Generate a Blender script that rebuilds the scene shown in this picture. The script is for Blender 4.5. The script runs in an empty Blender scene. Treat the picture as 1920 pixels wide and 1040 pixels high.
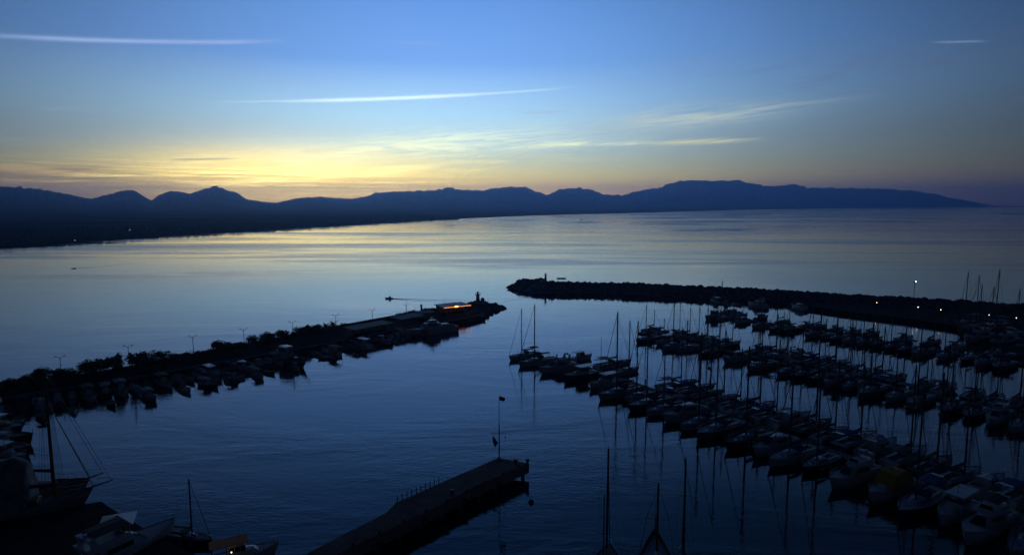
import bpy, math, random
from mathutils import Vector, noise
R = math.radians
S = bpy.context.scene
COL = S.collection

# ------------------------------------------------------------------ camera
CAM_H = 42.0
FPX = 1200.0                      # focal length in pixels of a 1920 px wide frame
PITCH = math.atan(137.0/FPX)
cd = bpy.data.cameras.new('camera'); cam = bpy.data.objects.new('camera', cd); COL.objects.link(cam)
cam.location = (0, 0, CAM_H); cam.rotation_euler = (math.pi/2-PITCH, 0, 0)
cd.sensor_width = 36.0; cd.lens = 36.0*FPX/1920.0; cd.clip_start = 0.5; cd.clip_end = 90000
S.camera = cam
S.view_settings.view_transform = 'Standard'; S.view_settings.look = 'None'
S.view_settings.exposure = 0.0; S.view_settings.gamma = 1.0; S.view_settings.use_curve_mapping = False
S.cycles.use_denoising = True
S.cycles.max_bounces = 5; S.cycles.diffuse_bounces = 2; S.cycles.glossy_bounces = 3
S.cycles.transparent_max_bounces = 8; S.cycles.volume_bounces = 1; S.cycles.caustics_reflective = False
S.cycles.volume_max_steps = 64

def pdir(px, py):
    x = (px-960)/FPX; u = -(py-520)/FPX
    c, s = math.cos(PITCH), math.sin(PITCH)
    return Vector((x, c+u*s, -s+u*c))
def azel(px, py):
    d = pdir(px, py).normalized()
    return math.atan2(d.x, d.y), math.asin(d.z)
def at(px, py, z=0.0):            # ground point measured from the photograph
    d = pdir(px, py); t = (z-CAM_H)/d.z
    return Vector((d.x*t, d.y*t, z))
def proj(p):
    c, s = math.cos(PITCH), math.sin(PITCH)
    y = p[1]; z = p[2]-CAM_H
    f = c*y - s*z; u = s*y + c*z
    return 960+FPX*p[0]/f, 520-FPX*u/f

# ------------------------------------------------------------------ node helper
class G:
    def __init__(s, nt): s.nt = nt; s.l = nt.links
    def n(s, t, **k):
        o = s.nt.nodes.new(t)
        for a, b in k.items(): setattr(o, a, b)
        return o
    def put(s, sock, v):
        if hasattr(v, 'is_output'): s.l.new(v, sock)
        elif isinstance(v, (tuple, list)) and len(v) == 3 and sock.type == 'RGBA': sock.default_value = (*v, 1)
        else: sock.default_value = v
    def m(s, op, a, b=0.0, c=0.0, clamp=False):
        o = s.n('ShaderNodeMath', operation=op, use_clamp=clamp)
        s.put(o.inputs[0], a); s.put(o.inputs[1], b); s.put(o.inputs[2], c)
        return o.outputs[0]
    def mix(s, f, a, b, mode='MIX'):
        o = s.n('ShaderNodeMix', data_type='RGBA', blend_type=mode)
        s.put(o.inputs[0], f); s.put(o.inputs[6], a); s.put(o.inputs[7], b)
        return o.outputs[2]
    def ramp(s, f, stops, interp='LINEAR'):
        o = s.n('ShaderNodeValToRGB'); cr = o.color_ramp; cr.interpolation = interp
        while len(cr.elements) < len(stops): cr.elements.new(0.5)
        for e, (p, c) in zip(cr.elements, stops):
            e.position = p; e.color = (*c, 1) if len(c) == 3 else c
        s.put(o.inputs[0], f); return o.outputs[0]
    def xyz(s, x, y, z=0.0):
        o = s.n('ShaderNodeCombineXYZ'); s.put(o.inputs[0], x); s.put(o.inputs[1], y); s.put(o.inputs[2], z)
        return o.outputs[0]
    def noise(s, v, scale=1.0, detail=4.0, rough=0.5, dist=0.0):
        o = s.n('ShaderNodeTexNoise'); s.put(o.inputs['Vector'], v)
        o.inputs['Scale'].default_value = scale; o.inputs['Detail'].default_value = detail
        o.inputs['Roughness'].default_value = rough; o.inputs['Distortion'].default_value = dist
        return o.outputs['Fac']
    def sstep(s, x, a, b, c=0.0, d=1.0):
        o = s.n('ShaderNodeMapRange', interpolation_type='SMOOTHSTEP')
        s.put(o.inputs[0], x)
        for i, v in enumerate((a, b, c, d)): s.put(o.inputs[i+1], v)
        return o.outputs[0]
    def gauss(s, x, c, w):
        t = s.m('DIVIDE', s.m('SUBTRACT', x, c), w)
        return s.m('EXPONENT', s.m('MULTIPLY', s.m('MULTIPLY', t, t), -1.0))

# ------------------------------------------------------------------ dusk sky
W = bpy.data.worlds.new('World'); S.world = W; W.use_nodes = True
W.node_tree.nodes.clear(); g = G(W.node_tree)
tc = g.n('ShaderNodeTexCoord'); sep = g.n('ShaderNodeSeparateXYZ')
g.l.new(tc.outputs['Generated'], sep.inputs[0])
SX, SY, SZ = sep.outputs
AZ = g.m('ARCTAN2', SX, SY); EL = g.m('ARCSINE', SZ)
ELN = g.m('ABSOLUTE', g.m('DIVIDE', EL, math.pi/2))
def dg(*st): return [(e/90.0, c) for e, c in st]
warm = g.ramp(ELN, dg((0, (3.6, 1.8, .25)), (1.4, (3.2, 2.0, .30)), (2.4, (2.2, 1.8, .45)), (3.4, (1.3, 1.35, .72)), (5.0, (.84, 1.14, 1.12)),
    (7.5, (.64, 1.04, 1.28)), (12, (.23, .50, 1.05)), (17, (.15, .37, .87)), (24, (.042, .150, .42)), (33, (.003, .024, .10)),
    (50, (.002, .016, .075)), (90, (.002, .012, .055))))
cool = g.ramp(ELN, dg((0, (1.0, .5, .15)), (1.4, (1.15, .8, .22)), (2.4, (.95, .84, .35)), (3.8, (.62, .74, .55)), (5.5, (.46, .64, .70)),
    (9, (.34, .66, 1.10)), (13, (.22, .50, 1.05)), (17, (.15, .36, .84)), (24, (.022, .095, .27)), (33, (.001, .014, .055)),
    (50, (.001, .012, .05)), (90, (.002, .012, .055))))
fw = g.gauss(AZ, -.22, .50)
body = g.mix(fw, cool, warm)
back = g.ramp(ELN, dg((0, (.16, .22, .48)), (8, (.20, .32, .75)), (17, (.15, .30, .70)), (33, (.01, .04, .16)), (50, (.002, .016, .07)), (90, (.002, .012, .055))))
body = g.mix(g.sstep(g.m('ABSOLUTE', AZ), .75, 1.5), body, back)
lum = g.m('MULTIPLY_ADD', g.gauss(AZ, -.10, .56), .95, .05)
sky = g.mix(1.0, body, g.xyz(lum, lum, lum), 'MULTIPLY')
# low golden glow where the sun has gone down
gl = g.m('MULTIPLY', g.gauss(AZ, -.335, .18), g.gauss(EL, R(1.8), R(2.4)))
sky = g.mix(g.m('MULTIPLY', gl, .54), sky, (6.0, 4.0, .70))
# cirrus: fine streaks, stretched along the horizon and slightly tilted
tilt = g.m('MULTIPLY_ADD', AZ, -.10, EL)
wv = g.xyz(g.m('MULTIPLY', AZ, 3.0), g.m('MULTIPLY', tilt, 36.0))
n1 = g.noise(wv, 1.6, 7, .58, .9)
wv2 = g.xyz(g.m('MULTIPLY', AZ, 5.0), g.m('MULTIPLY', EL, 150.0), 3.0)
n2 = g.noise(wv2, 1.3, 6, .6, .5)
wv3 = g.xyz(g.m('MULTIPLY', AZ, 2.0), g.m('MULTIPLY', tilt, 16.0), 9.0)
n3 = g.noise(wv3, 3.0, 8, .65, 1.6)
def patch(x, y, wx, wy, slope=0.0):
    a, e = azel(x, y)
    ce = g.m('MULTIPLY_ADD', g.m('SUBTRACT', AZ, a), slope, e)
    return g.m('MULTIPLY', g.gauss(AZ, a, wx/FPX), g.gauss(g.m('SUBTRACT', EL, ce), 0.0, wy/FPX))
fib = g.sstep(g.noise(g.xyz(g.m('MULTIPLY', AZ, 11.0), g.m('MULTIPLY', tilt, 330.0), 5.0), 1.0, 6, .66, .8), .38, .58, .30, 1.0)
def cloud(sky, mask, nz, lo, hi, col, amt):
    mask = g.m('MULTIPLY', mask, fib)
    f = g.m('MULTIPLY', g.m('MULTIPLY', g.sstep(nz, lo, hi), mask), amt, clamp=True)
    return g.mix(f, sky, col)
sky = cloud(sky, patch(150, 322, 260, 16), n1, .38, .62, (.60, .36, .15), .75)
sky = cloud(sky, patch(460, 330, 240, 24, .03), n2, .44, .60, (4.2, 3.0, .60), .85)
sky = cloud(sky, patch(540, 342, 190, 20), n2, .42, .58, (8.0, 6.0, 1.6), .95)
sky = cloud(sky, patch(600, 316, 190, 10), n1, .38, .58, (4.2, 3.6, 1.1), .9)
sky = cloud(sky, patch(700, 286, 230, 22, .10), n3, .34, .55, (2.2, 2.2, 1.15), 1.0)
sky = cloud(sky, patch(900, 272, 200, 9, .02), n1, .34, .58, (1.7, 1.8, 1.1), .8)
sky = cloud(sky, patch(1090, 270, 120, 3.0, .0), n1, .30, .55, (1.5, 1.6, .9), .9)
sky = cloud(sky, patch(1270, 224, 130, 18, .05), n3, .33, .55, (.75, .86, .72), .9)
sky = cloud(sky, patch(1370, 208, 120, 4, .05), n1, .30, .6, (.72, .80, .66), .8)
sky = cloud(sky, patch(1310, 266, 75, 4.5, .02), n3, .34, .56, (1.0, 1.0, .55), 1.0)
sky = cloud(sky, patch(1010, 292, 70, 5, .0), n3, .40, .56, (1.1, 1.15, .8), .8)
sky = cloud(sky, patch(640, 262, 170, 9, .06), n3, .36, .56, (.95, 1.2, 1.1), .6)
sky = cloud(sky, patch(840, 300, 220, 7, -.01), n2, .38, .56, (1.9, 1.7, .8), .6)
sky = cloud(sky, patch(250, 352, 260, 7, .0), n2, .40, .58, (2.6, 1.4, .30), .5)
sky = cloud(sky, patch(1320, 113, 60, 7, .05), n3, .40, .62, (.26, .36, .56), .6)
sky = cloud(sky, patch(1700, 125, 260, 30), n3, .40, .66, (.13, .14, .26), .45)
def trail(sky, x0, y0, x1, y1, w, col, amt, bow=0.0, ua=0.0, ub=1.0):
    a0, e0 = azel(x0, y0); a1, e1 = azel(x1, y1)
    u = g.m('DIVIDE', g.m('SUBTRACT', AZ, a0), a1-a0)
    ec = g.m('MULTIPLY_ADD', u, e1-e0, e0)
    ec = g.m('ADD', ec, g.m('MULTIPLY', g.m('MULTIPLY', u, g.m('SUBTRACT', 1.0, u)), bow/FPX*4))
    body = g.m('MULTIPLY', g.sstep(u, ua, ua+(ub-ua)*.35), g.sstep(u, ub, ub-(ub-ua)*.28))
    f = g.m('MULTIPLY', g.m('MULTIPLY', body, g.gauss(g.m('SUBTRACT', EL, ec), 0.0, w/FPX)),
            g.m('MULTIPLY', g.sstep(n3, .25, .62, .55, 1.0), amt), clamp=True)
    return g.mix(f, sky, col)
sky = trail(sky, -160, 58, 570, 76, 3.2, (.42, .58, .95), .8, -1.5)
sky = trail(sky, 340, 191, 1110, 161, 2.0, (.80, 1.1, 1.25), .9, 0)
sky = trail(sky, 340, 191, 1110, 161, 3.0, (1.1, 1.4, 1.5), .9, 0, .20, .74)
sky = trail(sky, 690, 76, 850, 84, 2.4, (.30, .50, .90), .6)
sky = trail(sky, 960, 213, 1085, 207, 1.6, (.55, .72, .85), .9)
sky = trail(sky, 1735, 80, 1860, 77, 1.5, (.20, .30, .48), .8)
sky = trail(sky, 60, 206, 215, 199, 2.4, (.34, .48, .62), .6)
sky = trail(sky, -60, 262, 190, 258, 2.6, (.36, .46, .52), .5)
sky = trail(sky, 300, 300, 460, 297, 2.0, (.62, .60, .40), .6)
# a little of the physical twilight sky underneath
nis = g.n('ShaderNodeTexSky', sky_type='NISHITA', sun_disc=False)
nis.sun_elevation = R(0.5); nis.sun_rotation = R(-21); nis.altitude = 0
nmix = g.mix(1.0, nis.outputs[0], (.003, .003, .004), 'MULTIPLY')
sky = g.mix(1.0, sky, nmix, 'ADD')
bg = g.n('ShaderNodeBackground'); g.put(bg.inputs[0], sky); bg.inputs[1].default_value = 1.0
wo = g.n('ShaderNodeOutputWorld'); g.l.new(bg.outputs[0], wo.inputs[0])
# the sun itself is down behind the mountains: only a breath of warm grazing light
sd = bpy.data.lights.new('sun', 'SUN'); sun = bpy.data.objects.new('sun', sd); COL.objects.link(sun)
sd.energy = 0.004; sd.angle = R(30); sd.color = (1.0, .62, .34)
sun.rotation_euler = (R(90-0.6), 0, R(180+21))

# ------------------------------------------------------------------ materials
MAT = {}
def mat(name, col, rough=.6, var=.12, scale=2.0, metal=0.0, spec=.4, bump=0.0, emit=None, est=0.0):
    if name in MAT: return MAT[name]
    m = bpy.data.materials.new(name); m.use_nodes = True; nt = m.node_tree; q = G(nt)
    b = nt.nodes['Principled BSDF']
    t = q.n('ShaderNodeTexCoord')
    nz = q.noise(t.outputs['Object'], scale, 5, .6)
    lo = tuple(c*(1-var*1.6) for c in col); hi = tuple(min(1, c*(1+var)) for c in col)
    c = q.ramp(nz, [(.3, lo), (.7, hi)])
    q.l.new(c, b.inputs['Base Color'])
    b.inputs['Roughness'].default_value = rough; b.inputs['Metallic'].default_value = metal
    b.inputs['Specular IOR Level'].default_value = spec
    if bump:
        bp = q.n('ShaderNodeBump'); bp.inputs['Strength'].default_value = bump; bp.inputs['Distance'].default_value = .05
        q.l.new(q.noise(t.outputs['Object'], scale*5, 5, .6), bp.inputs['Height']); q.l.new(bp.outputs[0], b.inputs['Normal'])
    if emit:
        b.inputs['Emission Color'].default_value = (*emit, 1); b.inputs['Emission Strength'].default_value = est
    MAT[name] = m; return m

def link(name, mesh, parent=None, loc=None, rot=None):
    o = bpy.data.objects.new(name, mesh); COL.objects.link(o)
    if parent: o.parent = parent
    if loc is not None: o.location = loc
    if rot is not None: o.rotation_euler = rot
    return o
def tag(o, label=None, cat=None, group=None, kind=None):
    if label: o['label'] = label
    if cat: o['category'] = cat
    if group: o['group'] = group
    if kind: o['kind'] = kind
    return o
def empty(name, loc=(0,0,0), rz=0.0, label=None, cat=None, group=None):
    o = bpy.data.objects.new(name, None); COL.objects.link(o); o.empty_display_size = .5
    o.location = loc; o.rotation_euler = (0, 0, rz)
    return tag(o, label, cat, group)

# mesh collector
class MB:
    def __init__(s): s.v = []; s.f = []; s.mi = []; s.cur = 0
    def face(s, *idx): s.f.append(tuple(idx)); s.mi.append(s.cur)
    def add(s, vs, fs):
        o = len(s.v); s.v += [tuple(v) for v in vs]
        for f in fs: s.f.append(tuple(i+o for i in f)); s.mi.append(s.cur)
        return o
    def box(s, x0, x1, y0, y1, z0, z1, tx=0.0, ty=0.0):      # tx, ty: taper of the top
        vs = [(x0,y0,z0),(x1,y0,z0),(x1,y1,z0),(x0,y1,z0),(x0+tx,y0+ty,z1),(x1-tx,y0+ty,z1),(x1-tx,y1-ty,z1),(x0+tx,y1-ty,z1)]
        s.add(vs, [(3,2,1,0),(4,5,6,7),(0,1,5,4),(1,2,6,5),(2,3,7,6),(3,0,4,7)])
    def obox(s, c, ang, lx, ly, z0, z1):
        ca, sa = math.cos(ang), math.sin(ang)
        P = [(-lx/2,-ly/2),(lx/2,-ly/2),(lx/2,ly/2),(-lx/2,ly/2)]
        vs = [(c[0]+x*ca-y*sa, c[1]+x*sa+y*ca, z) for z in (z0, z1) for x, y in P]
        s.add(vs, [(3,2,1,0),(4,5,6,7),(0,1,5,4),(1,2,6,5),(2,3,7,6),(3,0,4,7)])
    def tube(s, a, b, r0, r1=None, n=6, cap=True):
        a = Vector(a); b = Vector(b); r1 = r0 if r1 is None else r1
        d = (b-a).normalized(); u = d.orthogonal().normalized(); w = d.cross(u)
        vs = []
        for p, r in ((a, r0), (b, r1)):
            for k in range(n):
                t = 2*math.pi*k/n; vs.append(p+u*(r*math.cos(t))+w*(r*math.sin(t)))
        fs = [(k, (k+1)%n, n+(k+1)%n, n+k) for k in range(n)]
        if cap: fs += [tuple(range(n-1,-1,-1)), tuple(range(n, 2*n))]
        s.add(vs, fs)
    def path(s, pts, r, n=5):
        for a, b in zip(pts, pts[1:]): s.tube(a, b, r, r, n, True)
    def loft(s, rings, closed=True, caps=True):
        n = len(rings[0]); o = len(s.v)
        for r in rings: s.v += [tuple(v) for v in r]
        for i in range(len(rings)-1):
            for k in range(n if closed else n-1):
                s.face(o+i*n+k, o+i*n+(k+1)%n, o+(i+1)*n+(k+1)%n, o+(i+1)*n+k)
        if caps:
            s.face(*[o+k for k in range(n-1,-1,-1)]); s.face(*[o+(len(rings)-1)*n+k for k in range(n)])
    def prism(s, poly, z0, z1):                               # poly: list of (x, y)
        n = len(poly)
        vs = [(x, y, z0) for x, y in poly]+[(x, y, z1) for x, y in poly]
        s.add(vs, [tuple(range(n-1,-1,-1)), tuple(range(n, 2*n))]+[(k,(k+1)%n,n+(k+1)%n,n+k) for k in range(n)])
    def ball(s, c, rx, ry, rz, n=8, m=5):
        rings = []
        for j in range(1, m):
            t = math.pi*j/m
            rings.append([(c[0]+rx*math.sin(t)*math.cos(2*math.pi*k/n), c[1]+ry*math.sin(t)*math.sin(2*math.pi*k/n), c[2]-rz*math.cos(t)) for k in range(n)])
        s.loft(rings)
    def mesh(s, name, mats, smooth=False):
        me = bpy.data.meshes.new(name); me.from_pydata(s.v, [], s.f)
        if not isinstance(mats, (list, tuple)): mats = [mats]
        for m in mats: me.materials.append(m)
        if len(mats) > 1: me.polygons.foreach_set('material_index', s.mi)
        if smooth: me.polygons.foreach_set('use_smooth', [True]*len(s.f))
        me.update(); return me
    def obj(s, name, mats, parent=None, smooth=False, **k):
        return link(name, s.mesh(name, mats, smooth), parent, **k)

def interp(pts, x):
    if x <= pts[0][0]: return pts[0][1]
    for (a, b), (c, d) in zip(pts, pts[1:]):
        if x <= c: return b+(d-b)*(x-a)/(c-a)
    return pts[-1][1]

# ------------------------------------------------------------------ sea
wm = bpy.data.materials.new('sea_water'); wm.use_nodes = True; q = G(wm.node_tree)
b = wm.node_tree.nodes['Principled BSDF']
b.inputs['Base Color'].default_value = (.004, .010, .018, 1); b.inputs['IOR'].default_value = 1.48
b.inputs['Specular IOR Level'].default_value = .85
t = q.n('ShaderNodeTexCoord'); OB = t.outputs['Object']
def scaled(v, sx, sy, rz=0.0):
    mp = q.n('ShaderNodeMapping'); q.l.new(v, mp.inputs[0]); mp.inputs['Scale'].default_value = (sx, sy, 1)
    mp.inputs['Rotation'].default_value = (0, 0, rz); return mp.outputs[0]
# wind lanes: long smooth and ruffled streaks, wider far out
lane = q.noise(scaled(OB, .0022, .0125, R(-7)), 1.0, 5, .55, .6)
lane2 = q.noise(scaled(OB, .006, .045, R(5)), 1.0, 4, .5, .8)
ruf = q.sstep(q.m('ADD', q.m('MULTIPLY', lane, .65), q.m('MULTIPLY', lane2, .35)), .40, .62)
sp = q.n('ShaderNodeSeparateXYZ'); q.l.new(OB, sp.inputs[0])
far = q.sstep(sp.outputs[1], 240.0, 900.0); mid = q.sstep(sp.outputs[1], 170.0, 330.0); lf = q.sstep(sp.outputs[1], 250.0, 430.0)
r1 = q.noise(scaled(OB, .8, 1.7, R(6)), 1.0, 3, .55, .3)
r2 = q.noise(scaled(OB, .16, .42, R(-12)), 1.0, 3, .5, .2)
r3 = q.noise(scaled(OB, .03, .07, R(10)), 1.0, 2, .5, .2)
hgt = q.m('ADD', q.m('ADD', q.m('MULTIPLY', r1, .048), q.m('MULTIPLY', r2, .07)), q.m('MULTIPLY', r3, .09))
amp = q.m('MULTIPLY_ADD', q.m('MULTIPLY', ruf, lf), .26, q.m('MULTIPLY_ADD', mid, -.34, .44))
slick = q.sstep(q.noise(scaled(OB, .012, .032, R(14)), 1.0, 4, .55, 1.2), .38, .62, .45, 1.25)
bp = q.n('ShaderNodeBump'); bp.inputs['Strength'].default_value = 1.0; bp.inputs['Distance'].default_value = 1.0
q.put(bp.inputs['Height'], q.m('MULTIPLY', hgt, q.m('MULTIPLY', amp, slick))); q.l.new(bp.outputs[0], b.inputs['Normal'])
q.put(b.inputs['Roughness'], q.m('MULTIPLY_ADD', q.m('MULTIPLY', ruf, lf), .20, q.m('MULTIPLY_ADD', far, .03, .008)))
m_ = MB(); m_.add([(-16000,-600,0),(16000,-600,0),(16000,17000,0),(-16000,17000,0)], [(0,1,2,3)])
tag(m_.obj('sea', wm), kind='structure')

# ------------------------------------------------------------------ mountains
SHORE = [(-900,700),(-500,585),(-260,520),(0,466),(140,456),(300,443),(500,431),(720,417),(800,413),(1000,404),(1200,399),(1400,393),(1600,390),(1800,388.2),(1850,387.8),(2600,387.8)]
RIDGE = [(-900,330),(-500,342),(-250,336),(-80,345),(0,350),(40,352),(72,354),(118,362),(172,373),(200,366),(228,358),(250,356),(262,362),(284,376),(302,364),(320,359),(342,359),(357,364),(378,356),(409,350),(430,358),(442,360),(462,373),(490,378),(518,380),(560,371),(600,369),(660,373),(690,368),(705,362),(745,359),(820,357),(840,351),(860,356),(905,357),(945,351),(983,351),(1008,360),(1025,366),(1050,355),(1078,352),(1105,355),(1130,364),(1165,366),(1190,360),(1240,350),(1272,339),(1320,338),(1345,340),(1380,337),(1405,344),(1445,350),(1490,346),(1515,352),(1545,352),(1600,353),(1665,354),(1715,358),(1760,366),(1800,374),(1850,383),(1870,388),(2600,388)]
mt = bpy.data.materials.new('mountain_scrub'); mt.use_nodes = True; q = G(mt.node_tree); b = mt.node_tree.nodes['Principled BSDF']
t = q.n('ShaderNodeTexCoord')
c = q.ramp(q.noise(t.outputs['Object'], .004, 7, .62), [(.32, (.020, .030, .018)), (.55, (.045, .050, .032)), (.72, (.11, .10, .085))])
q.l.new(c, b.inputs['Base Color']); b.inputs['Roughness'].default_value = 1.0; b.inputs['Specular IOR Level'].default_value = 0.0
def terrain(name, x0, x1, dx, base, top, dist, prof, amp, seed, mat_, back=1.35, z0=.6):
    rows = []; nr = len(prof); xs = []
    x = x0
    while x <= x1: xs.append(x); x += dx
    for j, (s, hs) in enumerate(prof):
        row = []
        for x in xs:
            a, _ = azel(x, 383); yb = interp(base, x)
            rb = CAM_H/math.tan(-azel(x, yb)[1]) if azel(x, yb)[1] < -.0012 else 16000
            yt = interp(top, x); et = azel(x, yt)[1]; D = max(interp(dist, x), rb*1.05)
            r = rb+(D-rb)*s if s <= 1 else D*(1+(back-1)*(s-1))
            H = max(0.0, CAM_H+D*math.tan(et)-z0)
            P = Vector((math.sin(a)*r, math.cos(a)*r, 0))
            nz = noise.fractal(Vector((P.x*.0011+seed, P.y*.0011, seed)), .9, 2.1, 6)
            nz2 = noise.fractal(Vector((P.x*.006+seed, P.y*.006, seed)), .9, 2.1, 4)
            h = H*hs
            jag = noise.fractal(Vector((x*.11+seed, seed, s*3)), .8, 2.2, 4)*.085+noise.noise(Vector((x*.03, seed*2, s)))*.02
            if 0 < hs < 1: h *= max(.15, 1+amp*nz*(1-hs)*1.2)
            if hs > .2: h += (nz2*.018+.004)*H*(1 if s == 1 else 2.4)+jag*min(H, 260)*1.0
            row.append((P.x, P.y, z0+h if not (s == 0) else -1.5))
        rows.append(row)
    m = MB(); m.loft(rows, closed=False, caps=False)
    m.f = [f[::-1] for f in m.f]
    return tag(m.obj(name, mat_, smooth=False), kind='structure')
prof = [(0,0),(.004,.0),(.10,.004),(.22,.010),(.32,.03),(.42,.08),(.50,.16),(.58,.26),(.66,.38),(.74,.52),(.82,.68),(.89,.81),(.94,.90),(.975,.965),(1,1),(1.2,.9),(1.5,.6),(2,.0)]
terrain('mountains', -900, 2500, 3.5, SHORE, RIDGE, [(-900,7000),(0,7500),(500,9000),(700,9500),(1100,9000),(1300,10500),(1850,12500)], prof, .5, 3.1, mt)
# nearer dark hill at the left and a low hill under the glow
terrain('foothill', -900, 245, 7, [(-900,470),(245,447)], [(-900,360),(-400,380),(-150,402),(-40,411),(0,414),(60,421),(130,434),(200,447),(245,455)], [(-900,2400),(245,2200)],
    [(0,0),(.01,0),(.3,.2),(.6,.6),(.85,.9),(1,1),(1.5,.6),(2,0)], .4, 8.2, mt)
terrain('foothill', 420, 640, 6, [(420,420),(640,414)], [(420,418),(440,408),(462,398),(482,394),(505,398),(540,406),(600,411),(640,415)], [(420,4600),(640,4600)],
    [(0,0),(.01,0),(.3,.2),(.6,.6),(.85,.9),(1,1),(1.5,.6),(2,0)], .3, 5.7, mt)
# thin rocky spit at the far right
m = MB(); rng = random.Random(5)
for k in range(26):
    p = at(1880+k*3.6, 400.5+.06*k, 0); m.ball((p.x, p.y, 0), rng.uniform(5, 12), rng.uniform(4, 9), rng.uniform(1.2, 3.2), 6, 4)
tag(m.obj('rocky_spit', mat('dark_rock', (.10, .095, .09), .9, .25, .5)), kind='structure')

# ------------------------------------------------------------------ haze
hm = bpy.data.materials.new('haze_air'); hm.use_nodes = True; nt = hm.node_tree; nt.nodes.clear()
pv = nt.nodes.new('ShaderNodeVolumePrincipled'); mo = nt.nodes.new('ShaderNodeOutputMaterial')
pv.inputs['Color'].default_value = (.24, .47, 1.0, 1); pv.inputs['Density'].default_value = 1.2e-4; pv.inputs['Anisotropy'].default_value = .80
nt.links.new(pv.outputs[0], mo.inputs['Volume'])
m = MB(); m.box(-17500, 17500, -700, 17500, -3, 500)
hz = tag(m.obj('haze', hm), kind='stuff')

# ------------------------------------------------------------------ palette
M_CONC = mat('concrete', (.27, .26, .24), .85, .22, .5, bump=.4)
M_CONCD = mat('stained_concrete', (.17, .165, .155), .9, .35, .35, bump=.5)
M_PAVE = mat('paving', (.13, .11, .10), .9, .42, .35, bump=.4)
M_ASPH = mat('dark_asphalt', (.045, .045, .047), 1.0, .25, .5, spec=.05, bump=.3)
M_ROCK = mat('armour_rock', (.17, .155, .14), .95, .35, .4, bump=.6)
M_WHITE = mat('white_gelcoat', (.57, .58, .60), .32, .10, .5, spec=.5)
M_CREAM = mat('cream_paint', (.52, .49, .42), .4, .08, .9)
M_NAVY = mat('navy_gelcoat', (.02, .035, .09), .25, .08, .8)
M_GREYH = mat('grey_hull', (.22, .24, .26), .45, .12, .8)
M_WOOD = mat('varnished_wood', (.20, .09, .035), .4, .3, 1.5)
M_TEAK = mat('teak_deck', (.19, .13, .08), .75, .2, 2.5)
M_DECK = mat('deck_nonskid', (.46, .47, .47), .7, .08, 1.5)
M_GLASS = mat('tinted_glass', (.010, .013, .018), .08, .05, 1.0, spec=.6)
M_ALU = mat('mast_aluminium', (.11, .112, .115), .5, .1, 2.0, metal=.5)
M_WIRE = mat('rigging_wire', (.12, .12, .125), .5, .1, 3.0, metal=.5)
M_STEEL = mat('stainless_tube', (.42, .43, .44), .3, .1, 3.0, metal=.9)
M_BLUE = mat('blue_canvas', (.018, .05, .20), .85, .15, 2.0)
M_GREYC = mat('grey_canvas', (.17, .175, .18), .85, .12, 2.0)
M_BEIGE = mat('beige_canvas', (.34, .29, .21), .85, .12, 2.0)
M_REDC = mat('red_canvas', (.42, .035, .018), .8, .15, 2.0)
M_BLACKC = mat('black_canvas', (.02, .02, .022), .8, .15, 2.0)
M_YELL = mat('yellow_canvas', (.48, .33, .015), .8, .12, 2.0)
M_ORANGE = mat('orange_canvas', (.75, .17, .02), .75, .12, 2.0)
M_WCANV = mat('white_canvas', (.50, .52, .56), .85, .10, 1.2)
M_COVER = mat('weathered_cover', (.20, .21, .235), .9, .35, .8, bump=.7)
M_RUB = mat('black_rubber', (.014, .014, .015), .8, .2, 3.0)
M_DARKM = mat('dark_metal', (.05, .052, .055), .55, .2, 2.0, metal=.3)
M_LEAF = mat('olive_foliage', (.045, .065, .028), .8, .3, 1.2, spec=.2)
M_LEAF2 = mat('tamarisk_foliage', (.06, .075, .035), .8, .3, 1.2, spec=.2)
M_BARK = mat('bark', (.10, .075, .055), .95, .3, 3.0, bump=.5)
M_REDP = mat('red_paint', (.40, .03, .02), .5, .12, 2.0)
M_ROOF = mat('blue_roof_sheet', (.10, .16, .26), .5, .12, .8)
M_TILE = mat('roof_sheet', (.24, .23, .22), .7, .15, .8)
M_LIT = mat('lit_amber_tube', (.9, .4, .08), .5, .05, 1, emit=(1.0, .23, .02), est=3.2)
M_LITY = mat('lit_sign_panel', (.9, .7, .2), .5, .05, 1, emit=(1.0, .52, .07), est=5.0)
M_LAMPW = mat('lit_lamp_glass', (.9, .9, .9), .4, .02, 1, emit=(.80, .90, 1.0), est=6.0)
M_LAMPY = mat('lit_lamp_warm', (.9, .8, .6), .4, .02, 1, emit=(1.0, .75, .38), est=6.0)
M_FLAGR = mat('red_flag_cloth', (.50, .02, .02), .8, .1, 2)
M_FLAGB = mat('blue_flag_cloth', (.02, .05, .30), .8, .1, 2)

ORD = ('zeroth first second third fourth fifth sixth seventh eighth ninth tenth eleventh twelfth thirteenth fourteenth '
       'fifteenth sixteenth seventeenth eighteenth nineteenth twentieth').split()
ORD += ['twenty-'+w for w in ORD[1:10]]+['thirtieth']+['thirty-'+w for w in ORD[1:10]]+['fortieth']+['forty-'+w for w in ORD[1:10]]+['fiftieth']+['fifty-'+w for w in ORD[1:10]]+['sixtieth']

CH = {}
def reg(o, parent): CH.setdefault(parent.name, []).append(o); return o
def part(name, mb, mats, parent, smooth=False):
    return reg(mb.obj(name, mats, parent, smooth), parent)
def copy_tree(o, parent=None):
    c = o.copy(); COL.objects.link(c)
    if parent: c.parent = parent; reg(c, parent)
    for ch in CH.get(o.name, []): copy_tree(ch, c)
    return c
def kids(o, name):
    r = []
    for ch in CH.get(o.name, []):
        if ch.name.split('.')[0] == name: r.append(ch)
        r += kids(ch, name)
    return r
def recolor(o, name, m):
    for k in kids(o, name):
        k.material_slots[0].link = 'OBJECT'; k.material_slots[0].material = m
def place(o, x, y, z, ang, label=None, cat=None, group=None):
    o.location = (x, y, z); o.rotation_euler = (0, 0, ang); tag(o, label, cat, group); return o

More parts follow.
